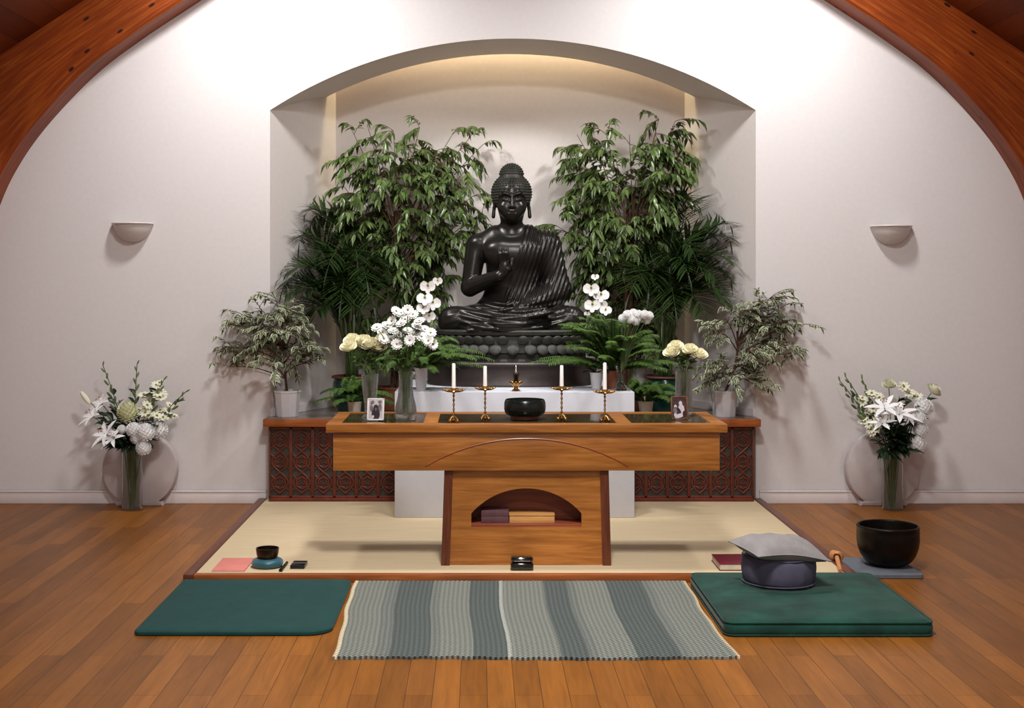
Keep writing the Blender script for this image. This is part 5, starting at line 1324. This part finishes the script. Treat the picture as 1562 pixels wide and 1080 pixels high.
photo('white bordered portrait photo of a dark figure before the left rose vase', 572.5, 641.5, .077, .1, WF, -.12, .16,
      [(2, 1, -.25, .85, .16, .1, .3), (2, 2, .3, .88, .14, .08, 0), (2, 3, -.3, .55, .12, .2, .2), (2, 4, .3, .6, .14, .2, 0), (1, 5, .02, .25, .3, .33, 0), (1, 6, .02, .55, .19, .2, 0), (2, 7, .02, .5, .07, .08, 0), (3, 8, -.2, .1, .12, .08, .5)], .007)
photo('brown framed photo of pale seated figures before the right rose vase', 1037, 639.5, .076, .104, BF, .1, .14,
      [(3, 1, .08, .7, .12, .12, 0), (3, 2, .12, .42, .22, .24, .2), (3, 3, -.28, .55, .1, .1, 0), (2, 4, -.28, .38, .16, .16, .3), (1, 5, -.05, .35, .1, .2, .8), (3, 6, .0, .12, .36, .1, .2), (1, 7, .3, .2, .1, .14, 0), (3, 8, -.3, .15, .1, .1, 0)], .005)
# little brass and crystal reliquary on the block
c = V((X(787, -.56), -.575, PZ)); s = S(c.y); u = 1 / s
or_ = thing('reliquary', 'tiny brass and silver reliquary ornament at the front of the white block', 'ornament', c)
mb = MB(); mb.lathe([(0, .0008), (9 * u * .72, .0008), (9 * u * .72, .006), (.012, .012), (.01, .02), (.02, .03), (.03, .045), (.028, .052), (.016, .056), (0, .056)], c, 20)
for k in range(8):
    a = 2 * pi * k / 8; mb.ball(c + V((.025 * cos(a), .025 * sin(a), .045)), (.009, .007, .011), 0, 8, 6, Matrix.Rotation(a, 3, 'Z'))
build('brass_base', mb, BRASS, or_)
mb = MB(); mb.lathe([(0, .056), (.012, .056), (.014, .07), (.02, .088), (.022, .092), (.01, .096), (0, .096)], c, 20); build('body', mb, BRASSDK, or_)
mb = MB(); mb.lathe([(0, .096), (.014, .096), (.012, .108), (.006, .125), (.0025, .14), (0, .144)], c, 18); build('silver_spire', mb, SILV, or_)
# ================================================================= light and camera
def area(name, loc, rot, size, power, col, shape='DISK', sy=None):
    l = bpy.data.lights.new(name, 'AREA'); l.shape = shape; l.size = size; l.energy = power; l.color = col
    if sy: l.size_y = sy
    o = bpy.data.objects.new(name, l); COL.objects.link(o); o.location = loc; o.rotation_euler = rot; return o
def spot(name, loc, aim, deg, blend, power, col, r):
    l = bpy.data.lights.new(name, 'SPOT'); l.spot_size = radians(deg); l.spot_blend = blend; l.energy = power; l.color = col; l.shadow_soft_size = r
    o = bpy.data.objects.new(name, l); COL.objects.link(o); o.location = loc
    o.rotation_euler = (V(aim) - V(loc)).to_track_quat('-Z', 'Y').to_euler(); return o
for sx in (-1, 1):
    spot('ridge_spot_lamp', (sx * 1.4, -1.15, 3.4), (sx * 1.25, 0, 1.9), 130, 1, 116, (1, .985, .965), .14)
spot('table_spot_lamp', (0, -1.55, 4.1), (0, -1.45, 0), 68, 1, 205, (1, .985, .965), .16)
spot('middle_spot_lamp', (0, -4.3, 4.1), (.05, -3.0, 0), 64, 1, 290, (1, .975, .95), .2)
area('fill_light_middle', (0, -4.6, 4.0), (radians(5), 0, 0), .6, 84, (1, .985, .968))  # added soft fill for the room and the altar front, no fixture
area('fill_light_rear', (0, -7.6, 4.0), (0, 0, 0), .6, 64, (1, .98, .96))  # second added fill, unseen behind the camera, lifts the general level
area('alcove_slot_lamp', (0, .575, 2.95), (0, 0, 0), 1.6, 8.0, (1, .78, .45), 'RECTANGLE', .05)
w = bpy.data.worlds.new('World'); SC.world = w; w.use_nodes = True
w.node_tree.nodes['Background'].inputs[0].default_value = (.5, .5, .55, 1); w.node_tree.nodes['Background'].inputs[1].default_value = .05
cam = bpy.data.cameras.new('camera'); co = bpy.data.objects.new('camera', cam); COL.objects.link(co)
co.location = (CAMX, -D, H); co.rotation_euler = (pi / 2, 0, 0)
cam.sensor_fit = 'HORIZONTAL'; cam.sensor_width = 36; cam.lens = F * 36 / 1562
cam.shift_x = (781 - CX) / 1562; cam.shift_y = -(540 - CY) / 1562; cam.clip_end = 50
SC.camera = co
vs_ = SC.view_settings; vs_.view_transform = 'Standard'; vs_.look = 'None'; vs_.gamma = 1; vs_.exposure = .6
try: vs_.use_curve_mapping = False
except Exception: pass
